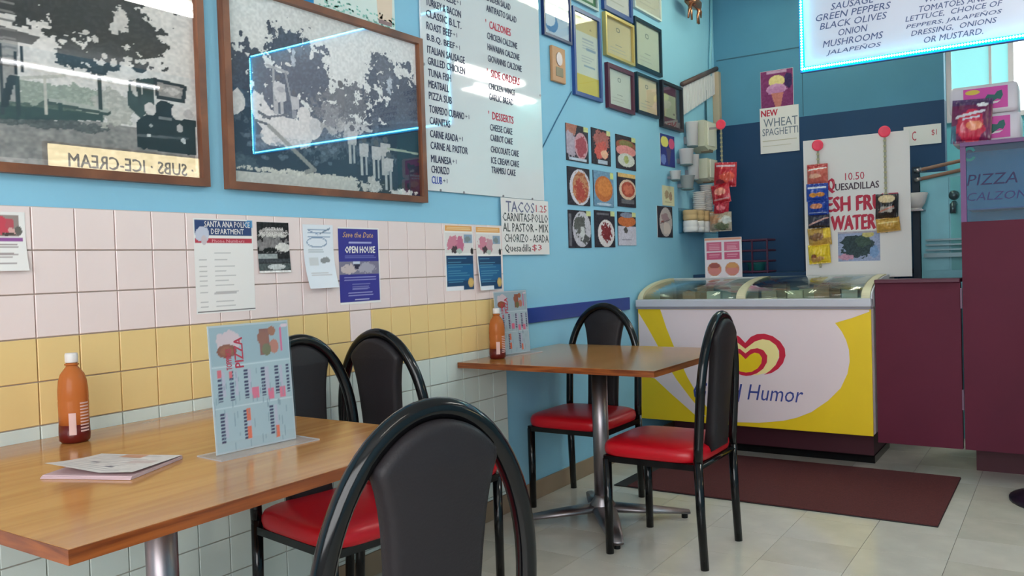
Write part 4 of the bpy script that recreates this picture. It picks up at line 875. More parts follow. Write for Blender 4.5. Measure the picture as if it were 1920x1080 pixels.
# little bronze horse
H = thing('horse_figurine', 'small bronze horse figurine hanging high on the blue wall', 'figurine', (.10, 5.41, 2.72))
BRZ = mat('bronze', rgb(176, 120, 92), .25, metal=.85)
bm = bmesh.new()
tube(bm, [(0, -.09, .12), (0, -.02, .125), (0, .06, .12), (0, .09, .11)], [.03, .036, .036, .022], n=10)
tube(bm, [(0, -.08, .125), (0, -.115, .165), (0, -.13, .18)], [.026, .02, .018], n=8)
tube(bm, [(0, -.12, .185), (0, -.165, .155)], [.018, .010], n=8)
obj('body', bm, BRZ, H, True)
for y, d in ((-.07, -.03), (-.05, .01), (.06, .03), (.075, -.01)):
    obj('leg', tb([(random.choice((-.014, .014)), y, .11), (0, y+d*.5, .055), (0, y+d, 0)], [.014, .009, .007], n=8), BRZ, H, True)
obj('tail', tb([(0, .09, .12), (0, .125, .09), (0, .13, .05)], [.008, .011, .004], n=8), BRZ, H, True)
obj('rider', tb([(0, 0, .14), (0, -.005, .19), (0, -.008, .22)], [.02, .024, .012], n=10), mat('faded_red_figure', rgb(150, 70, 80), .5), H, True)
obj('hook_wire', tb([(0, 0, .22), (0, 0, ZC-2.72)], .0015, n=5), BLACKT, H)

# ================================================================== FLOOR MAT
fm = thing('floor_mat', 'dark red brown carpet mat on the floor before the ice cream freezer', 'mat', (0.96, 4.24, 0))
obj('rubber_edge', bx(-.735, .742, -.44, .445, 0, .005, bev=.002), mat('black_rubber', rgb(26, 22, 24), .7), fm)
obj('carpet', bx(-.66, .74, -.437, .442, .004, .009, bev=.001), mat('maroon_carpet', rgb(90, 38, 38), .95, noise=.22, nscale=160, bump=.6, bscale=300), fm)

# ================================================================== ICE CREAM FREEZER
FX, FY = 0.67, 4.9
F = thing('ice_cream_freezer', 'white and yellow chest freezer with curved glass lid and a heart logo', 'freezer', (FX, FY, 0))
def fb(*a, **k): return bx(a[0]-FX, a[1]-FX, a[2]-FY, a[3]-FY, a[4], a[5], **k)
YEL = mat('yellow_panel', rgb(236, 196, 24), .4, noise=.03, nscale=4); PANW = mat('white_panel', rgb(230, 208, 210), .4)
b = bmesh.new()
for a in ((.03, .07, 4.58, 5.3, .2, .85), (1.275, 1.315, 4.58, 5.3, .2, .85), (.07, 1.275, 5.22, 5.3, .2, .85), (.07, 1.275, 4.58, 4.62, .2, .85), (.07, 1.275, 4.62, 5.22, .2, .70)):
    box(b, a[0]-FX, a[1]-FX, a[2]-FY, a[3]-FY, a[4], a[5])
obj('cabinet', b, PANW, F)
obj('front_panel', fb(.026, 1.319, 4.568, 4.58, .2, .852, bev=.002), YEL, F)
obj('base', fb(.12, 1.268, 4.85, 5.27, .035, .2), MAROON_D, F)
obj('base_shadow', fb(.10, 1.275, 4.835, 5.28, 0, .04), BLACKT, F)  # black strip stands in for the shadow at the foot of the base
TRIMG = mat('pale_grey_trim', rgb(196, 192, 200), .4)
obj('front_rail', fb(.018, 1.322, 4.552, 4.615, .862, .906, bev=.006), TRIMG, F)
obj('rail_groove', fb(.02, 1.32, 4.56, 4.61, .85, .863), mat('grey_groove', rgb(140, 132, 140), .5), F)
obj('rear_rail', fb(.03, 1.315, 5.10, 5.15, .985, 1.016, bev=.006), mat('pale_rail', rgb(188, 186, 188), .35), F)
obj('rear_deck', fb(.03, 1.315, 5.14, 5.30, .84, .998), mat('deck_grey', rgb(120, 120, 126), .5), F)
def arc(x0, x1, off=0.0, n=14, th=.006):
    bm = bmesh.new(); top = []; bot = []
    for i in range(n+1):
        a = i/n*PI/2*.94; y = 4.59+.53*(1-math.cos(a)); z = .905+off+.108*math.sin(a)
        top.append([bm.verts.new((x-FX, y-FY, z)) for x in (x0, x1)]); bot.append([bm.verts.new((x-FX, y-FY+.002, z-th)) for x in (x0, x1)])
    for i in range(n):
        bm.faces.new((top[i][0], top[i][1], top[i+1][1], top[i+1][0])); bm.faces.new((bot[i][0], bot[i+1][0], bot[i+1][1], bot[i][1]))
        for k in (0, 1): bm.faces.new((top[i][k], top[i+1][k], bot[i+1][k], bot[i][k]))
    bm.faces.new((top[0][0], bot[0][0], bot[0][1], top[0][1])); bm.faces.new((top[n][0], top[n][1], bot[n][1], bot[n][0]))
    return bm
obj('lid_glass', arc(.06, .64, -.004), FREEZERGLASS, F, True); obj('lid_glass', arc(.66, 1.275, .006), FREEZERGLASS, F, True)
for x0, x1 in ((.022, .05), (.615, .668), (1.27, 1.312)): obj('lid_rib', arc(x0, x1, .006, th=.02), CREAM, F)
for s, x in ((0, .02), (1, 1.318)):
    bm = bmesh.new(); pl = [(4.6, .86)]+[(4.59+.53*(1-math.cos(i/12*PI/2*.94)), .905+.108*math.sin(i/12*PI/2*.94)) for i in range(13)]+[(5.14, .86)]
    prism(bm, pl, lambda u, v, t: (t-FX, u-FY, v), x-.004, x+.004); obj('end_cheek', bm, CREAM if s == 0 else TRIMG, F)
obj('basket_divider', fb(.64, .65, 4.63, 5.2, .70, .84), PLASTICW, F)
obj('glass_price_sticker', fb(.88, 1.0, 4.93, 4.96, .996, .999), PLASTICW, F)
FF = lambda u, v, t: (u-FX, 4.568-t-FY, v)
flatshape('white_oval', [(.17, .848), (1.312, .848), (1.312, .838), (1.23, .806), (1.144, .779), (1.176, .735), (1.197, .69), (1.21, .64), (1.212, .58), (1.2, .517), (1.165, .44), (1.1, .37), (1.015, .305), (.94, .27), (.866, .247), (.733, .226), (.607, .22), (.5, .228), (.44, .29), (.385, .36), (.327, .457), (.285, .545), (.246, .639), (.205, .74)], FF, PANW, F, .0015)
flatshape('white_band', [(.03, .83), (.09, .735), (.147, .636), (.2, .53), (.26, .44), (.34, .34), (.43, .24), (.37, .24), (.311, .288), (.22, .36), (.123, .442), (.03, .455)], FF, PANW, F, .0015)
LOGOR = mat('logo_red', rgb(200, 24, 56), .45); LOGOC = mat('logo_cream', rgb(244, 222, 150), .45)
def sym(pts): return pts+[(2*.668-x, z) for x, z in pts[::-1]]
o_out = [(.668, .664), (.70, .698), (.735, .714), (.775, .717), (.82, .704), (.86, .675), (.883, .638), (.886, .6), (.872, .56), (.845, .527), (.81, .504), (.768, .492)]
o_in = [(.80, .515), (.832, .548), (.852, .588), (.853, .625), (.836, .656), (.803, .68), (.765, .687), (.722, .673), (.668, .632)]
flatshape('heart_cream', sym([(.668, .64)]+[(.722, .68), (.765, .692), (.803, .684), (.842, .65), (.853, .6), (.83, .545), (.79, .505), (.73, .489), (.668, .486)]), FF, LOGOC, F, .002)
flatshape('heart_outer_stroke', o_out+o_in, FF, LOGOR, F, .0027)
flatshape('heart_outer_stroke', [(2*.668-x, z) for x, z in o_out+o_in], FF, LOGOR, F, .0027)
i_out = [(.668, .606), (.697, .629), (.735, .637), (.768, .626), (.788, .597), (.785, .56), (.764, .525), (.73, .499), (.695, .485), (.668, .481)]
i_in = [(.668, .50), (.70, .505), (.734, .526), (.755, .555), (.759, .584), (.745, .606), (.72, .612), (.695, .60), (.668, .574)]
flatshape('heart_inner_stroke', i_out+i_in, FF, LOGOR, F, .0030)
flatshape('heart_inner_stroke', [(2*.668-x, z) for x, z in i_out+i_in], FF, LOGOR, F, .0030)
flatshape('heart_yellow', sym([(.668, .574), (.695, .60), (.72, .612), (.745, .606), (.759, .584), (.755, .555), (.734, .526), (.70, .505), (.668, .50)]), FF, YEL, F, .0034)
NAVYINK = mat('navy_ink', rgb(56, 66, 140), .5)
text('lettering', 'Good', (.36, .645, .333, .436), FF, NAVYINK, F, .002, shear=.25)
text('lettering', 'Humor', (.672, .975, .35, .436), FF, NAVYINK, F, .002, shear=.25)
# packs inside the freezer
pk_c = [(196, 186, 160), (170, 130, 100), (206, 200, 190), (150, 120, 96), (190, 150, 120), (214, 210, 196), (180, 166, 150), (160, 140, 118)]
pk_n = ('sand coloured', 'chestnut brown', 'pale grey', 'dark brown', 'salmon brown', 'almost white', 'stone grey', 'taupe')
for k in range(16):
    c = pk_c[k % 8]; col, row = k % 8, k//8
    x = .14+col*.145+(0.03 if col > 3 else 0); y = 4.76+row*.24
    zz = .79 if k % 3 else .82
    t = thing('ice_cream_pack', pk_n[col]+' ice cream carton in the '+['front', 'rear'][row]+' row under the freezer glass', 'ice cream', (x, y, .70), random.uniform(-.2, .2), 'ice cream packs in the freezer')
    obj('carton', bx(-.055, .055, -.09, .09, 0, zz-.70, bev=.006), mat('carton_%d' % (k % 8), rgb(*c), .5), t)
    obj('carton_flap', bx(-.04, .04, -.03, .03, zz-.70, zz-.547), mat('carton_%d' % ((k+3) % 8), rgb(*pk_c[(k+3) % 8]), .5), t)
# pink price card on the left end of the freezer deck
t = thing('price_card', 'pink and white price card with two burgers standing on the freezer deck', 'card', (.342, 5.17, .998))
cv = Cv(70, 56, rgb(226, 212, 216))
cv.rect(0, 0, 1, .06, rgb(216, 150, 126))
for x in (.06, .54):
    cv.rect(x, .1, x+.4, .31, rgb(206, 104, 130)); cv.rect(x, .35, x+.4, .52, rgb(200, 88, 120)); cv.lines(x+.06, x+.36, [.15, .19, .23, .27, .4, .45], rgb(224, 150, 166), .02, .2)
    cv.ell(x+.2, .74, .19, .16, rgb(198, 130, 96)); cv.ell(x+.2, .79, .17, .09, rgb(206, 128, 120)); cv.ell(x+.2, .66, .15, .06, rgb(160, 86, 80) if x < .3 else rgb(206, 146, 90)); cv.ell(x+.2, .93, .14, .03, rgb(240, 236, 234))
obj('card', bx(-.12, .12, 0, .004, 0, .268), PAPERW, t)
print_mesh('print', cv, (-.118, .118, .002, .266), on_back(0), PRINT, t, .0008)
obj('easel', bx(-.1, .1, .004, .07, 0, .004), PAPERW, t)

# ================================================================== FRESH FRUIT BOARD AND SNACKS
BD = thing('fruit_water_board', 'tall white board advertising quesadillas and fresh fruit water behind the freezer', 'sign', (1.13, 5.215, .998))
obj('board', bx(.838-1.13, 1.422-1.13, 0, .008, 0, .825, bev=.001), mat('foam_board', rgb(226, 220, 216), .5), BD)
fB = lambda u, v, t: (u-1.13, -t, v-.998)
RB = mat('board_red', rgb(186, 44, 70), .6)
for s, a in (('10.50', (1.074, 1.18, 1.568, 1.611)), ('FRESH FRUIT', (.872, 1.352, 1.388, 1.475)), ('WATER', (.99, 1.233, 1.278, 1.362)), ('Q', (.975, 1.012, 1.50, 1.585))):
    text('lettering', s, a, fB, RB, BD, .0008, off=.02 if s != '10.50' else .0)
text('lettering', 'UESADILLAS', (1.018, 1.257, 1.512, 1.552), fB, mat('board_black', rgb(80, 62, 72), .6), BD, .0008, off=.012)
cv = Cv(60, 70, rgb(150, 160, 190)); cv.blob(.45, .5, .42, .4, rgb(44, 62, 66), 6, .7); cv.blob(.6, .35, .2, .2, rgb(60, 80, 70), 5, .6); cv.ell(.72, .12, .14, .1, rgb(190, 176, 110)); cv.blob(.2, .85, .2, .1, rgb(190, 140, 160), 4, .7); cv.blob(.85, .7, .12, .2, rgb(120, 150, 190), 4, .5); cv.rect(0, 0, 1, .06, rgb(170, 160, 170)); cv.grain(.06, 2)
print_mesh('fruit_photo', cv, (1.026, 1.257, 1.093, 1.267), fB, PRINT, BD, .0012)
PINK = mat('coral_pink_plastic', rgb(246, 70, 96), .45)
def bag(name, label, x, y, z, w_, h, c, marks, rz=0.0, tilt=0.0, puff=.03, group=None, ry=0.0):
    t = thing(name, label, 'snack bag', (x, y, z), rz, group)
    t.rotation_euler = (tilt, ry, rz)
    cv = Cv(40, 34, rgb(*c))
    for mk in marks: getattr(cv, mk[0])(*mk[1:])
    cv.grain(.05, 2); crn = vnoise(40, 34, 7)*.7+vnoise(40, 34, 3.5)*.3
    for side, nm in ((-1, 'front_film'), (1, 'back_film')):
        def bend(q, r):
            e = (1-abs(2*q-1)**3)*(max(0, math.sin(PI*min(1, max(0, (r-.06)/.88))))**.55)
            return puff*e+.012*(crn[int(r*39.9), int(q*33.9)]-.5)*e+.003*math.sin(q*23+r*5)*e+.0012*math.sin(q*60)*(1-e)
        fnb = (lambda u, v, tt: (u, -tt, v)) if side < 0 else (lambda u, v, tt: (-u, tt, v))
        print_mesh(nm, cv, (-w_/2, w_/2, 0, h), fnb, FOIL, t, .0005, bend)
    return t
FOIL = printmat('foil_print', .28, .7)
def strip(name, label, x, y, ztop, zbot, disc=.033):
    t = thing(name, label, 'clip strip', (x, y, zbot))
    obj('strip_tape', bx(-.006, .006, -.002, .0, 0, ztop-zbot), mat('clear_strip', rgb(150, 150, 130), .4), t)
    bm = bmesh.new()
    for k in range(int((ztop-zbot)/.03)): box(bm, -.008, .008, -.006, -.002, .01+k*.03, .02+k*.03)
    obj('clips', bm, mat('yellowed_clip', rgb(176, 168, 130), .5), t)
    bm = bmesh.new(); lathe(bm, [(disc, -.002), (disc, .003), (disc*.8, .006), (disc*.35, .004)], 20)
    bmesh.ops.rotate(bm, verts=bm.verts, cent=(0, 0, 0), matrix=Matrix.Rotation(PI/2, 3, 'X')); bmesh.ops.translate(bm, verts=bm.verts, vec=(0, -.006, ztop-zbot))
    obj('disc_hook', bm, PINK, t)
    return t
strip('clip_strip', 'snack strip hanging from the left pink disc on the white board', .926, 5.205, 1.787, 1.06)
strip('clip_strip', 'snack strip hanging from the right pink disc on the white board', 1.295, 5.205, 1.826, 1.25)
SG = 'snack bags on the hanging strips'
YB_ = 5.185
bag('snack_bag', 'orange red snack bag, topmost on the left strip of the white board', .925, YB_, 1.555, .118, .12, (206, 100, 84), [('rect', 0, .06, 1, .2, rgb(176, 40, 50)), ('line', .1, .3, .9, .22, .04, (.95, .9, .88)), ('blob', .4, .6, .3, .12, rgb(230, 170, 140), 4, .5)], group=SG)
bag('snack_bag', 'blue snack bag with orange pieces, upper of the two blue ones', .922, YB_-.002, 1.455, .125, .105, (34, 74, 170), [('rect', .1, .2, .9, .3, (.85, .85, .9)), ('ell', .35, .65, .18, .12, rgb(226, 150, 60)), ('ell', .68, .63, .18, .12, rgb(220, 140, 60))], group=SG)
bag('snack_bag', 'blue snack bag, lower of the two blue ones on the left strip', .925, YB_, 1.365, .12, .1, (30, 64, 156), [('ell', .45, .4, .3, .16, rgb(206, 130, 90)), ('rect', .1, .75, .9, .8, (.6, .65, .8))], group=SG)
bag('snack_bag', 'dark snack bag with a pale streak between the blue and gold bags', .927, YB_-.002, 1.295, .122, .085, (46, 44, 62), [('line', .1, .75, .9, .3, .06, rgb(200, 150, 140)), ('rect', 0, .85, 1, 1, rgb(20, 20, 26))], group=SG)
bag('snack_bag', 'golden brown snack bag just above the lowest bag on the left strip', .935, YB_, 1.19, .13, .11, (196, 152, 74), [('blob', .4, .5, .3, .2, rgb(140, 96, 60), 4, .6), ('rect', .7, .1, 1, .6, rgb(236, 196, 60))], ry=-.1, group=SG)
bag('snack_bag', 'yellow snack bag, lowest on the left strip of the white board', .93, YB_-.003, 1.085, .125, .115, (232, 196, 44), [('blob', .4, .75, .35, .15, rgb(190, 140, 74), 4, .6), ('ell', .3, .6, .12, .1, rgb(140, 80, 50))], ry=-.06, group=SG)
bag('snack_bag', 'black chip bag with pale chips on the right strip of the white board', 1.30, YB_, 1.325, .12, .145, (44, 36, 36), [('ell', .5, .2, .36, .16, rgb(216, 190, 150)), ('blob', .5, .6, .35, .12, rgb(170, 160, 150), 4, .7), ('line', .2, .7, .8, .5, .03, rgb(200, 120, 100))], ry=.03, group=SG)
bag('snack_bag', 'gold snack bag hanging under the black chip bag', 1.31, YB_-.002, 1.255, .125, .08, (204, 156, 70), [('rect', .1, .3, .9, .4, rgb(230, 200, 130))], ry=-.08, group=SG)
cs = strip('clip_strip', 'snack strip with a pink disc beside the blue wall corner', .2, 5.6, 2.045, 1.4, .034)
obj('wall_arm', bx(-.2, 0, -.0, .006, .62, .635), CHROME, cs)
bag('chip_bag', 'large red chip bag, upper one beside the towel dispensers', .225, 5.575, 1.62, .15, .165, (190, 30, 48), [('rect', .1, .12, .9, .2, (.8, .7, .75)), ('blob', .6, .6, .35, .22, rgb(226, 90, 70), 5, .6), ('blob', .3, .8, .2, .1, rgb(120, 20, 40), 4, .6)], rz=.1, ry=.06, group='red chip bags at the corner')
bag('chip_bag', 'red chip bag with an orange patch, middle one beside the towel dispensers', .205, 5.57, 1.51, .135, .13, (196, 40, 56), [('blob', .55, .4, .3, .2, rgb(236, 150, 130), 4, .6), ('rect', .1, .75, .9, .82, (.85, .6, .6))], rz=-.15, ry=-.12, group='red chip bags at the corner')
bag('chip_bag', 'small red chip bag, lowest beside the towel dispensers', .19, 5.58, 1.43, .1, .1, (186, 32, 60), [('blob', .5, .5, .3, .2, rgb(226, 110, 120), 4, .6)], rz=.1, ry=.1, group='red chip bags at the corner')
bag('pastry_bag', 'clear bag of brownish pastry hanging below the red chip bags', .19, 5.57, 1.32, .16, .13, (176, 160, 140), [('blob', .3, .4, .3, .25, rgb(196, 150, 116), 4, .7), ('blob', .6, .75, .3, .2, rgb(120, 126, 96), 4, .7), ('blob', .8, .4, .2, .2, (.8, .8, .78), 3, .8)], rz=-.1, puff=.04)

# ================================================================== COUNTER
HD = thing('half_door', 'low maroon counter flap between the freezer and the tall counter', 'counter', (1.52, 4.69, 0))
obj('panel', bx(1.326-1.52, 1.716-1.52, -.04, 0, .155, .978), MAROON, HD)
obj('ledge', bx(1.326-1.52, 1.716-1.52, -.06, .1, .978, .998, bev=.004), mat('dark_maroon_ledge', rgb(84, 26, 48), .4), HD)
obj('hinge', bx(1.716-1.52, 1.724-1.52, -.046, -.03, .35, .45), mat('worn_hinge', rgb(112, 84, 104), .5), HD)
obj('hinge', bx(1.716-1.52, 1.724-1.52, -.046, -.03, .85, .95), MATS['worn_hinge'], HD)
TC = thing('tall_counter', 'tall maroon counter with a glass display window at the right edge', 'counter', (2.4, 5.0, 0))
def cbx(*a, **k): return bx(a[0]-2.4, a[1]-2.4, a[2]-5.0, a[3]-5.0, a[4], a[5], **k)
obj('body', cbx(1.726, 3.1, 4.65, 5.45, .155, 1.272), MAROON, TC)
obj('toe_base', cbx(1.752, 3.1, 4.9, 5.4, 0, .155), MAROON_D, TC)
obj('window_post', cbx(1.726, 1.75, 4.65, 4.68, 1.272, 1.655), mat('plum_frame', rgb(110, 60, 116), .4), TC)
obj('window_post', cbx(1.726, 1.75, 5.42, 5.45, 1.272, 1.655), MATS['plum_frame'], TC)
obj('window_post', cbx(3.07, 3.1, 4.65, 4.68, 1.272, 1.655), MATS['plum_frame'], TC)
obj('top_rail', cbx(1.726, 3.1, 4.645, 5.45, 1.638, 1.657), MATS['plum_frame'], TC)
obj('front_pane', cbx(1.75, 3.07, 4.662, 4.666, 1.272, 1.638), CASEGLASS, TC)
obj('inner_back', cbx(1.726, 3.1, 4.95, 4.97, 1.272, 1.638), mat('teal_backing', rgb(44, 114, 148), .5, noise=.15, nscale=4), TC)
obj('inner_shelf', cbx(1.75, 3.07, 4.70, 4.95, 1.33, 1.336), mat('blue_shelf', rgb(50, 80, 130), .4), TC)
fC = lambda u, v, t: (u-2.4, 4.662-t-5.0, v)
GI = mat('window_paint', rgb(10, 30, 80), .5)
text('lettering', 'PIZZA', (1.752, 1.965, 1.447, 1.50), fC, GI, TC, .001, shear=.2)
text('lettering', 'CALZONE', (1.752, 2.04, 1.372, 1.412), fC, mat('window_paint_light', rgb(16, 48, 104), .5), TC, .001, shear=.2)
ring = [(1.765+.03*math.cos(a), 1.6+.035*math.sin(a)) for a in np.linspace(.5, 5.8, 20)]+[(1.765+.018*math.cos(a), 1.6+.022*math.sin(a)) for a in np.linspace(5.8, .5, 20)]
flatshape('painted_mark', ring, fC, mat('green_window_paint', rgb(30, 120, 120), .5), TC, .001)
# napkin packs on top
MAG = mat('magenta_label', rgb(214, 64, 160), .45); GRN = mat('dark_green_mark', rgb(28, 100, 92), .5)
for z0, lb, xo in ((1.657, 'lower white napkin pack with a magenta label on the tall counter', .004), (1.802, 'upper white napkin pack with a magenta label, stacked on another', -.004)):
    t = thing('napkin_pack', lb, 'napkins', (1.825+xo, 4.86, z0), 0, 'stacked napkin packs')
    obj('wrapped_stack', bx(-.148, .148, -.11, .13, 0, .143, bev=.02), mat('white_wrap', rgb(226, 214, 220), .35), t, True)
    obj('label', bx(-.085, .105, -.1125, -.109, .02, .125), MAG, t)
    fN = lambda u, v, tt: (u, -.1125-tt, v)
    flatshape('green_mark', [(-.0, .05), (.03, .045), (.06, .065), (.075, .06), (.085, .08), (.08, .105), (.06, .1), (.05, .085), (.02, .09), (.01, .075)], fN, GRN, t, .001)
    flatshape('white_swash', [(-.02, .035), (.06, .045), (.075, .055), (.04, .052), (-.02, .043)], fN, PAPERW, t, .001)
    flatshape('yellow_oval', [(-.045+.032*math.cos(a), .107+.012*math.sin(a)) for a in np.linspace(0, 2*PI, 17)[:-1]], fN, mat('label_yellow', rgb(226, 190, 70), .5), t, .001)
bag('chip_bag', 'shiny red and purple chip bag leaning on the napkin packs', 1.768, 4.70, 1.658, .175, .215, (120, 40, 84), [('rect', 0, 0, 1, .16, rgb(92, 60, 104)), ('blob', .5, .62, .36, .38, rgb(206, 44, 74), 6, .3), ('ell', .58, .62, .2, .1, rgb(236, 140, 96)), ('line', .15, .42, .8, .3, .035, (.9, .88, .9)), ('line', .3, .48, .7, .42, .02, (.85, .85, .9)), ('ell', .75, .16, .14, .05, (.95, .93, .93)), ('rect', 0, .6, .14, 1, rgb(70, 110, 130))], ry=.05, tilt=-.08, puff=.032)
# bar stool, only the rim of its base reaches into the picture
t = thing('bar_stool', 'bar stool whose dark round base shows at the lower right edge', 'stool', (2.17, 4.42, 0))
obj('base', lt([(.25, 0), (.25, .012), (.2, .03), (.05, .045), (.03, .06)], 32), mat('dark_plum_metal', rgb(30, 22, 40), .35), t, True)
obj('post', lt([(.025, .05), (.025, .70)], 16), CHROME, t, True)
obj('seat', lt([(.12, .69), (.155, .70), (.16, .73), (.15, .755), (.08, .762), (.01, .764)], 28), BLACKV, t, True)

# ================================================================== BACK WALL PAPERS
cv = Cv(60, 46, rgb(128, 52, 104)); cv.rect(.2, .02, .8, .08, rgb(190, 150, 180)); cv.ell(.5, .28, .24, .15, rgb(226, 206, 140)); cv.ell(.48, .47, .3, .13, rgb(204, 150, 190)); cv.blob(.5, .5, .3, .1, rgb(190, 130, 176), 4, .7); cv.poly([(.32, .56), (.7, .56), (.6, .95), (.46, .95)], rgb(196, 120, 110)); cv.blob(.85, .3, .12, .2, rgb(60, 40, 90), 5, .5); cv.grain(.04, 2)
P = thing('ice_cream_poster', 'purple poster of an ice cream cone on the slate blue back wall', 'poster', (.455, 6.05, 2.17))
obj('paper', bx(-.115, .115, -.004, -.001, 0, .285), PAPERW, P); print_mesh('print', cv, (-.113, .113, .002, .283), on_back(0), PRINT, P, .0046)
P = thing('spaghetti_notice', 'white handwritten notice with NEW in red below the ice cream poster', 'sign', (.467, 6.045, 1.873))
obj('paper', bx(-.136, .136, -.003, 0, 0, .322), PAPERW, P)
fP = lambda u, v, t: (u, -.003-t, v)
text('lettering', 'NEW', (-.125, -.01, .262, .306), fP, REDINK, P, .001, off=.015)
text('lettering', 'WHEAT', (-.11, .128, .185, .245), fP, mat('grey_ink', rgb(106, 116, 132), .7), P, .001, off=.0)
text('lettering', 'SPAGHETTI', (-.12, .13, .125, .175), fP, MATS['grey_ink'], P, .001, off=.0)
bm = bmesh.new(); box(bm, -.12, .12, -.0042, -.003, .085, .09); box(bm, -.12, .08, -.0042, -.003, .05, .053)
obj('rule_lines', bm, mat('pale_line', rgb(190, 180, 160), .7), P)
P = thing('side_card', 'small white card with red marks beside the top right corner of the white board', 'card', (1.39, 6.045, 1.83))
obj('paper', bx(-.12, .1, -.003, 0, 0, .125), PAPERW, P)
text('lettering', '$1', (.045, .075, .05, .09), fP, REDINK, P, .001); text('lettering', 'C', (-.07, -.045, .03, .09), fP, REDINK, P, .001)

# ================================================================== BACK SHELF AND KITCHEN
BS = thing('back_shelf', 'dark navy work shelf along the back wall behind the freezer', 'shelf', (.68, 5.7, 0))
obj('shelf_top', bx(-.66, .64, -.22, .3, 1.0, 1.03), NAVY, BS)
for x in (-.62, .6):
    for y in (-.2, .27): obj('leg', bx(x-.02, x+.02, y-.02, y+.02, 0, 1.0), NAVY, BS)
CR = thing('maroon_crate', 'dark maroon wire crate behind the pink price card', 'crate', (.41, 5.62, 1.03))
CM = mat('maroon_wire', rgb(74, 34, 60), .5)
for z in (.01, .08, .15, .22): obj('wire_hoop', tb([(-.1, -.08, z), (.1, -.08, z), (.1, .1, z), (-.1, .1, z), (-.1, -.08, z)], .007, n=6), CM, CR)
for x in (-.1, 0, .1):
    obj('upright', tb([(x, -.08, 0), (x, -.08, .225)], .007, n=6), CM, CR)
tt_ = thing('teal_tub', 'small teal tub inside the dark maroon crate', 'tub', (.41, 5.63, 1.04)); obj('tub', lt([(.05, 0), (.06, .05), (.064, .055), (.058, .056)], 20), mat('teal_plastic', rgb(32, 104, 104), .5), tt_, True); obj('tub_lid', lt([(.065, .056), (.065, .064), (.02, .066)], 20), MATS['teal_plastic'], tt_, True)
# steel shelving with a slicer, seen between the board and the tall counter
KS = thing('steel_cabinet', 'teal tinted steel cabinet seen between the white board and tall counter', 'cabinet', (1.56, 5.82, 0))
STEEL = mat('teal_steel', rgb(112, 176, 190), .35, metal=.15, noise=.08, nscale=5)
obj('body', bx(-.16, .16, -.1, .2, 0, 1.62), STEEL, KS)
obj('door_panel', bx(-.14, .0, -.108, -.1, 1.02, 1.58), STEEL, KS); obj('door_panel', bx(.01, .145, -.108, -.1, 1.02, 1.58), mat('bright_teal', rgb(110, 208, 214), .4), KS)
obj('dark_side_post', bx(-.2, -.155, -.1, .2, 0, 1.66), mat('ink_navy', rgb(20, 40, 60), .5), KS)
obj('control_knob', (lambda b: (lathe(b, [(.03, 0), (.025, .02)], 14), bmesh.ops.rotate(b, verts=b.verts, cent=(0, 0, 0), matrix=Matrix.Rotation(PI/2, 3, 'X')), bmesh.ops.translate(b, verts=b.verts, vec=(.03, -.108, 1.47)), b)[3])(bmesh.new()), mat('dull_steel', rgb(90, 110, 116), .3, metal=.6), KS, True)
obj('drip_tray', bx(-.13, .12, -.2, -.1, 1.10, 1.125), MATS['dull_steel'], KS)
for k in range(3): obj('grille_bar', bx(-.12, .1, -.19, -.12, 1.14+k*.03, 1.15+k*.03), MATS['dull_steel'], KS)
obj('spout', tb([(.03, -.11, 1.42), (.03, -.17, 1.41), (.03, -.18, 1.36)], .018, n=10), MATS['dull_steel'], KS, True)
obj('lever', tb([(.08, -.11, 1.3), (.09, -.15, 1.24), (.1, -.16, 1.15)], .012, n=8), MATS['dull_steel'], KS, True)
for k, (z, lb) in enumerate(((1.655, 'upper long wooden handled paddle over the steel cabinet'), (1.60, 'lower long wooden handled paddle over the steel cabinet'))):
    t = thing('wooden_paddle', lb, 'paddle', (1.55, 5.66, z)); t.rotation_euler = (0, -.16, 0)
    obj('handle', tb([(-.15, 0, 0), (.16, 0, 0)], .011, n=8), mat('worn_wood', rgb(150, 116, 100), .6), t, True)
    obj('ferrule', tb([(-.17, 0, 0), (-.13, 0, 0)], .013, n=8), CHROME, t, True)
    obj('wall_hook', tb([(.12, .0, .0), (.12, .06, .02)], .005, n=6), CHROME, t)
t = thing('white_bowl', 'white bowl peeking out behind the right edge of the white board', 'bowl', (1.395, 5.62, 1.40))
obj('bowl', lt([(.03, 0), (.05, .03), (.066, .09), (.062, .092)], 24), PLASTICW, t, True); obj('foot_ring', lt([(.032, -.008), (.032, .001)], 20), PLASTICW, t)
obj('bowl_bracket', bx(-.04, .04, -.02, .097, -.016, -.008), CHROME, t)
KB = thing('kitchen_bench', 'dark kitchen bench far behind the counter flap', 'bench', (1.9, 7.6, 0))
obj('cupboard', bx(-.9, 1.2, -.3, .4, 0.08, .9), NAVY, KB); obj('bench_top', bx(-.92, 1.22, -.32, .4, .9, .93), STEEL, KB); obj('plinth', bx(-.88, 1.18, -.25, .4, 0, .08), BLACKT, KB)

# ================================================================== LIT MENU SIGN OVER THE COUNTER
SX0, SX1, SY, SZ0, SZ1 = 1.085, 2.98, 4.25, 2.035, 2.765
S = thing('toppings_sign', 'white hanging menu sign of pizza toppings edged with cyan rope light', 'sign', ((SX0+SX1)/2, SY, SZ0))
cx = (SX0+SX1)/2
obj('board', bx(SX0-cx, SX1-cx, .0, .02, 0, SZ1-SZ0), mat('sign_board', rgb(216, 216, 230), .4), S)
obj('edge_frame', frame_bm(0, 1, 0, 1, .001, .001) if False else bx(SX0-cx-.008, SX1-cx+.008, .004, .03, -.008, SZ1-SZ0+.008), mat('sign_back', rgb(60, 110, 160), .5), S)
LED = mat('cyan_rope_core', rgb(120, 240, 255), .4, emit=rgb(110, 236, 255), es=14.0)
LEDT = mat('cyan_rope_skin', rgb(0, 150, 220), .4, emit=rgb(0, 176, 240), es=1.6)
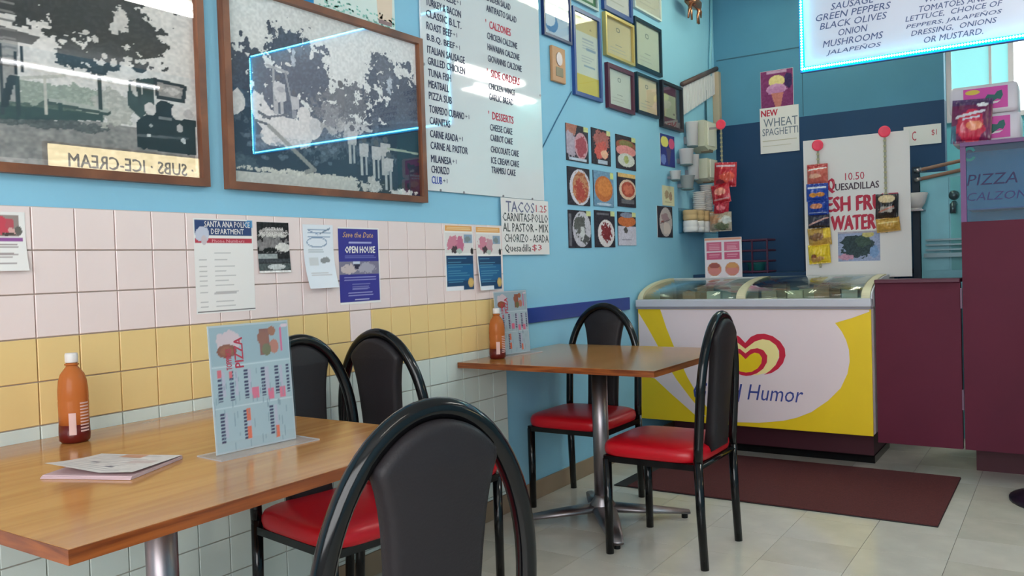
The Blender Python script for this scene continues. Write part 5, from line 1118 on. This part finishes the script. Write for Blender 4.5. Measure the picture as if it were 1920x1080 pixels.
a, b_, c, d = SX0-cx+.006, SX1-cx-.006, .006, SZ1-SZ0-.006
obj('rope_light', tb([(a, -.002, c), (b_, -.002, c), (b_, -.002, d), (a, -.002, d), (a, -.002, c)], .0115, n=8, nrm=(0, 1, 0)), LEDT, S, True)
bm = bmesh.new()
def bead(x, z): 
    r = .0062
    vs_ = [bm.verts.new((x+p[0]*r, -.0125+p[1]*r, z+p[2]*r)) for p in ((1, 0, 0), (-1, 0, 0), (0, 1, 0), (0, -1, 0), (0, 0, 1), (0, 0, -1))]
    for f in ((0, 2, 4), (2, 1, 4), (1, 3, 4), (3, 0, 4), (2, 0, 5), (1, 2, 5), (3, 1, 5), (0, 3, 5)): bm.faces.new([vs_[i] for i in f])
for k in range(int((b_-a)/.0115)): bead(a+k*.0115, c); bead(a+k*.0115, d)
for k in range(int((d-c)/.0135)): bead(a, c+k*.0135); bead(b_, c+k*.0135)
stuff(obj('lamp_beads', bm, LED, S))
fS = lambda u, v, t: (u-cx, -t, v-SZ0)
SI = mat('sign_ink', rgb(84, 96, 136), .6)
for s, xc, wd, z in (('PEPPERONI', 1.325, .24, 2.402), ('HAM', 1.325, .09, 2.36), ('SAUSAGE', 1.325, .195, 2.318), ('GREEN PEPPERS', 1.325, .335, 2.276), ('BLACK OLIVES', 1.325, .30, 2.233), ('ONION', 1.325, .13, 2.19), ('MUSHROOMS', 1.322, .27, 2.146), ('JALAPE\u00d1OS', 1.325, .245, 2.103)):
    text('lettering', s, (xc-wd/2, xc+wd/2, z-.0155, z+.0155), fS, SI, S, .0008, shear=.22, off=.004, res=2)
for s, xc, wd, z in (('WITH MAYO,', 1.745, .22, 2.268), ('TOMATOES AND', 1.745, .27, 2.232), ('LETTUCE,  CHOICE OF', 1.745, .385, 2.196), ('PEPPERS, JALAPE\u00d1OS', 1.745, .38, 2.162), ('DRESSING,  ONIONS', 1.745, .34, 2.127), ('OR MUSTARD.', 1.745, .235, 2.09)):
    text('lettering', s, (xc-wd/2, xc+wd/2, z-.0135, z+.0135), fS, SI, S, .0008, shear=.22, off=.004, res=2)
for x in (1.3, 2.75): obj('hanger', tb([(x-cx, .015, SZ1-SZ0), (x-cx, .015, ZC-SZ0)], .004, n=6), CHROME, S)

# ================================================================== LIT SIGN ON THE OPPOSITE WALL (seen mirrored in the picture glass)
t = thing('lit_wall_sign', 'cream lit sign lettered subs ice-cream on the opposite wall, mirrored in the leftmost picture', 'sign', (XR, 4.8, 2.035))
obj('light_panel', bx(-.06, -.002, -1.05, .46, 0, .24), mat('warm_light_panel', rgb(250, 236, 190), .5, emit=rgb(255, 232, 176), es=2.6), t)
obj('case', bx(-.05, 0, -1.07, .48, -.02, .26), BLACKT, t)
fR = lambda u, v, tt: (-.06-tt, .336-u, v)
text('lettering', '\u00b7 SUBS \u00b7 ICE-CREAM', (0, 1.22, .06, .175), fR, mat('sign_letter_grey', rgb(96, 84, 60), .6), t, .004, off=.01)
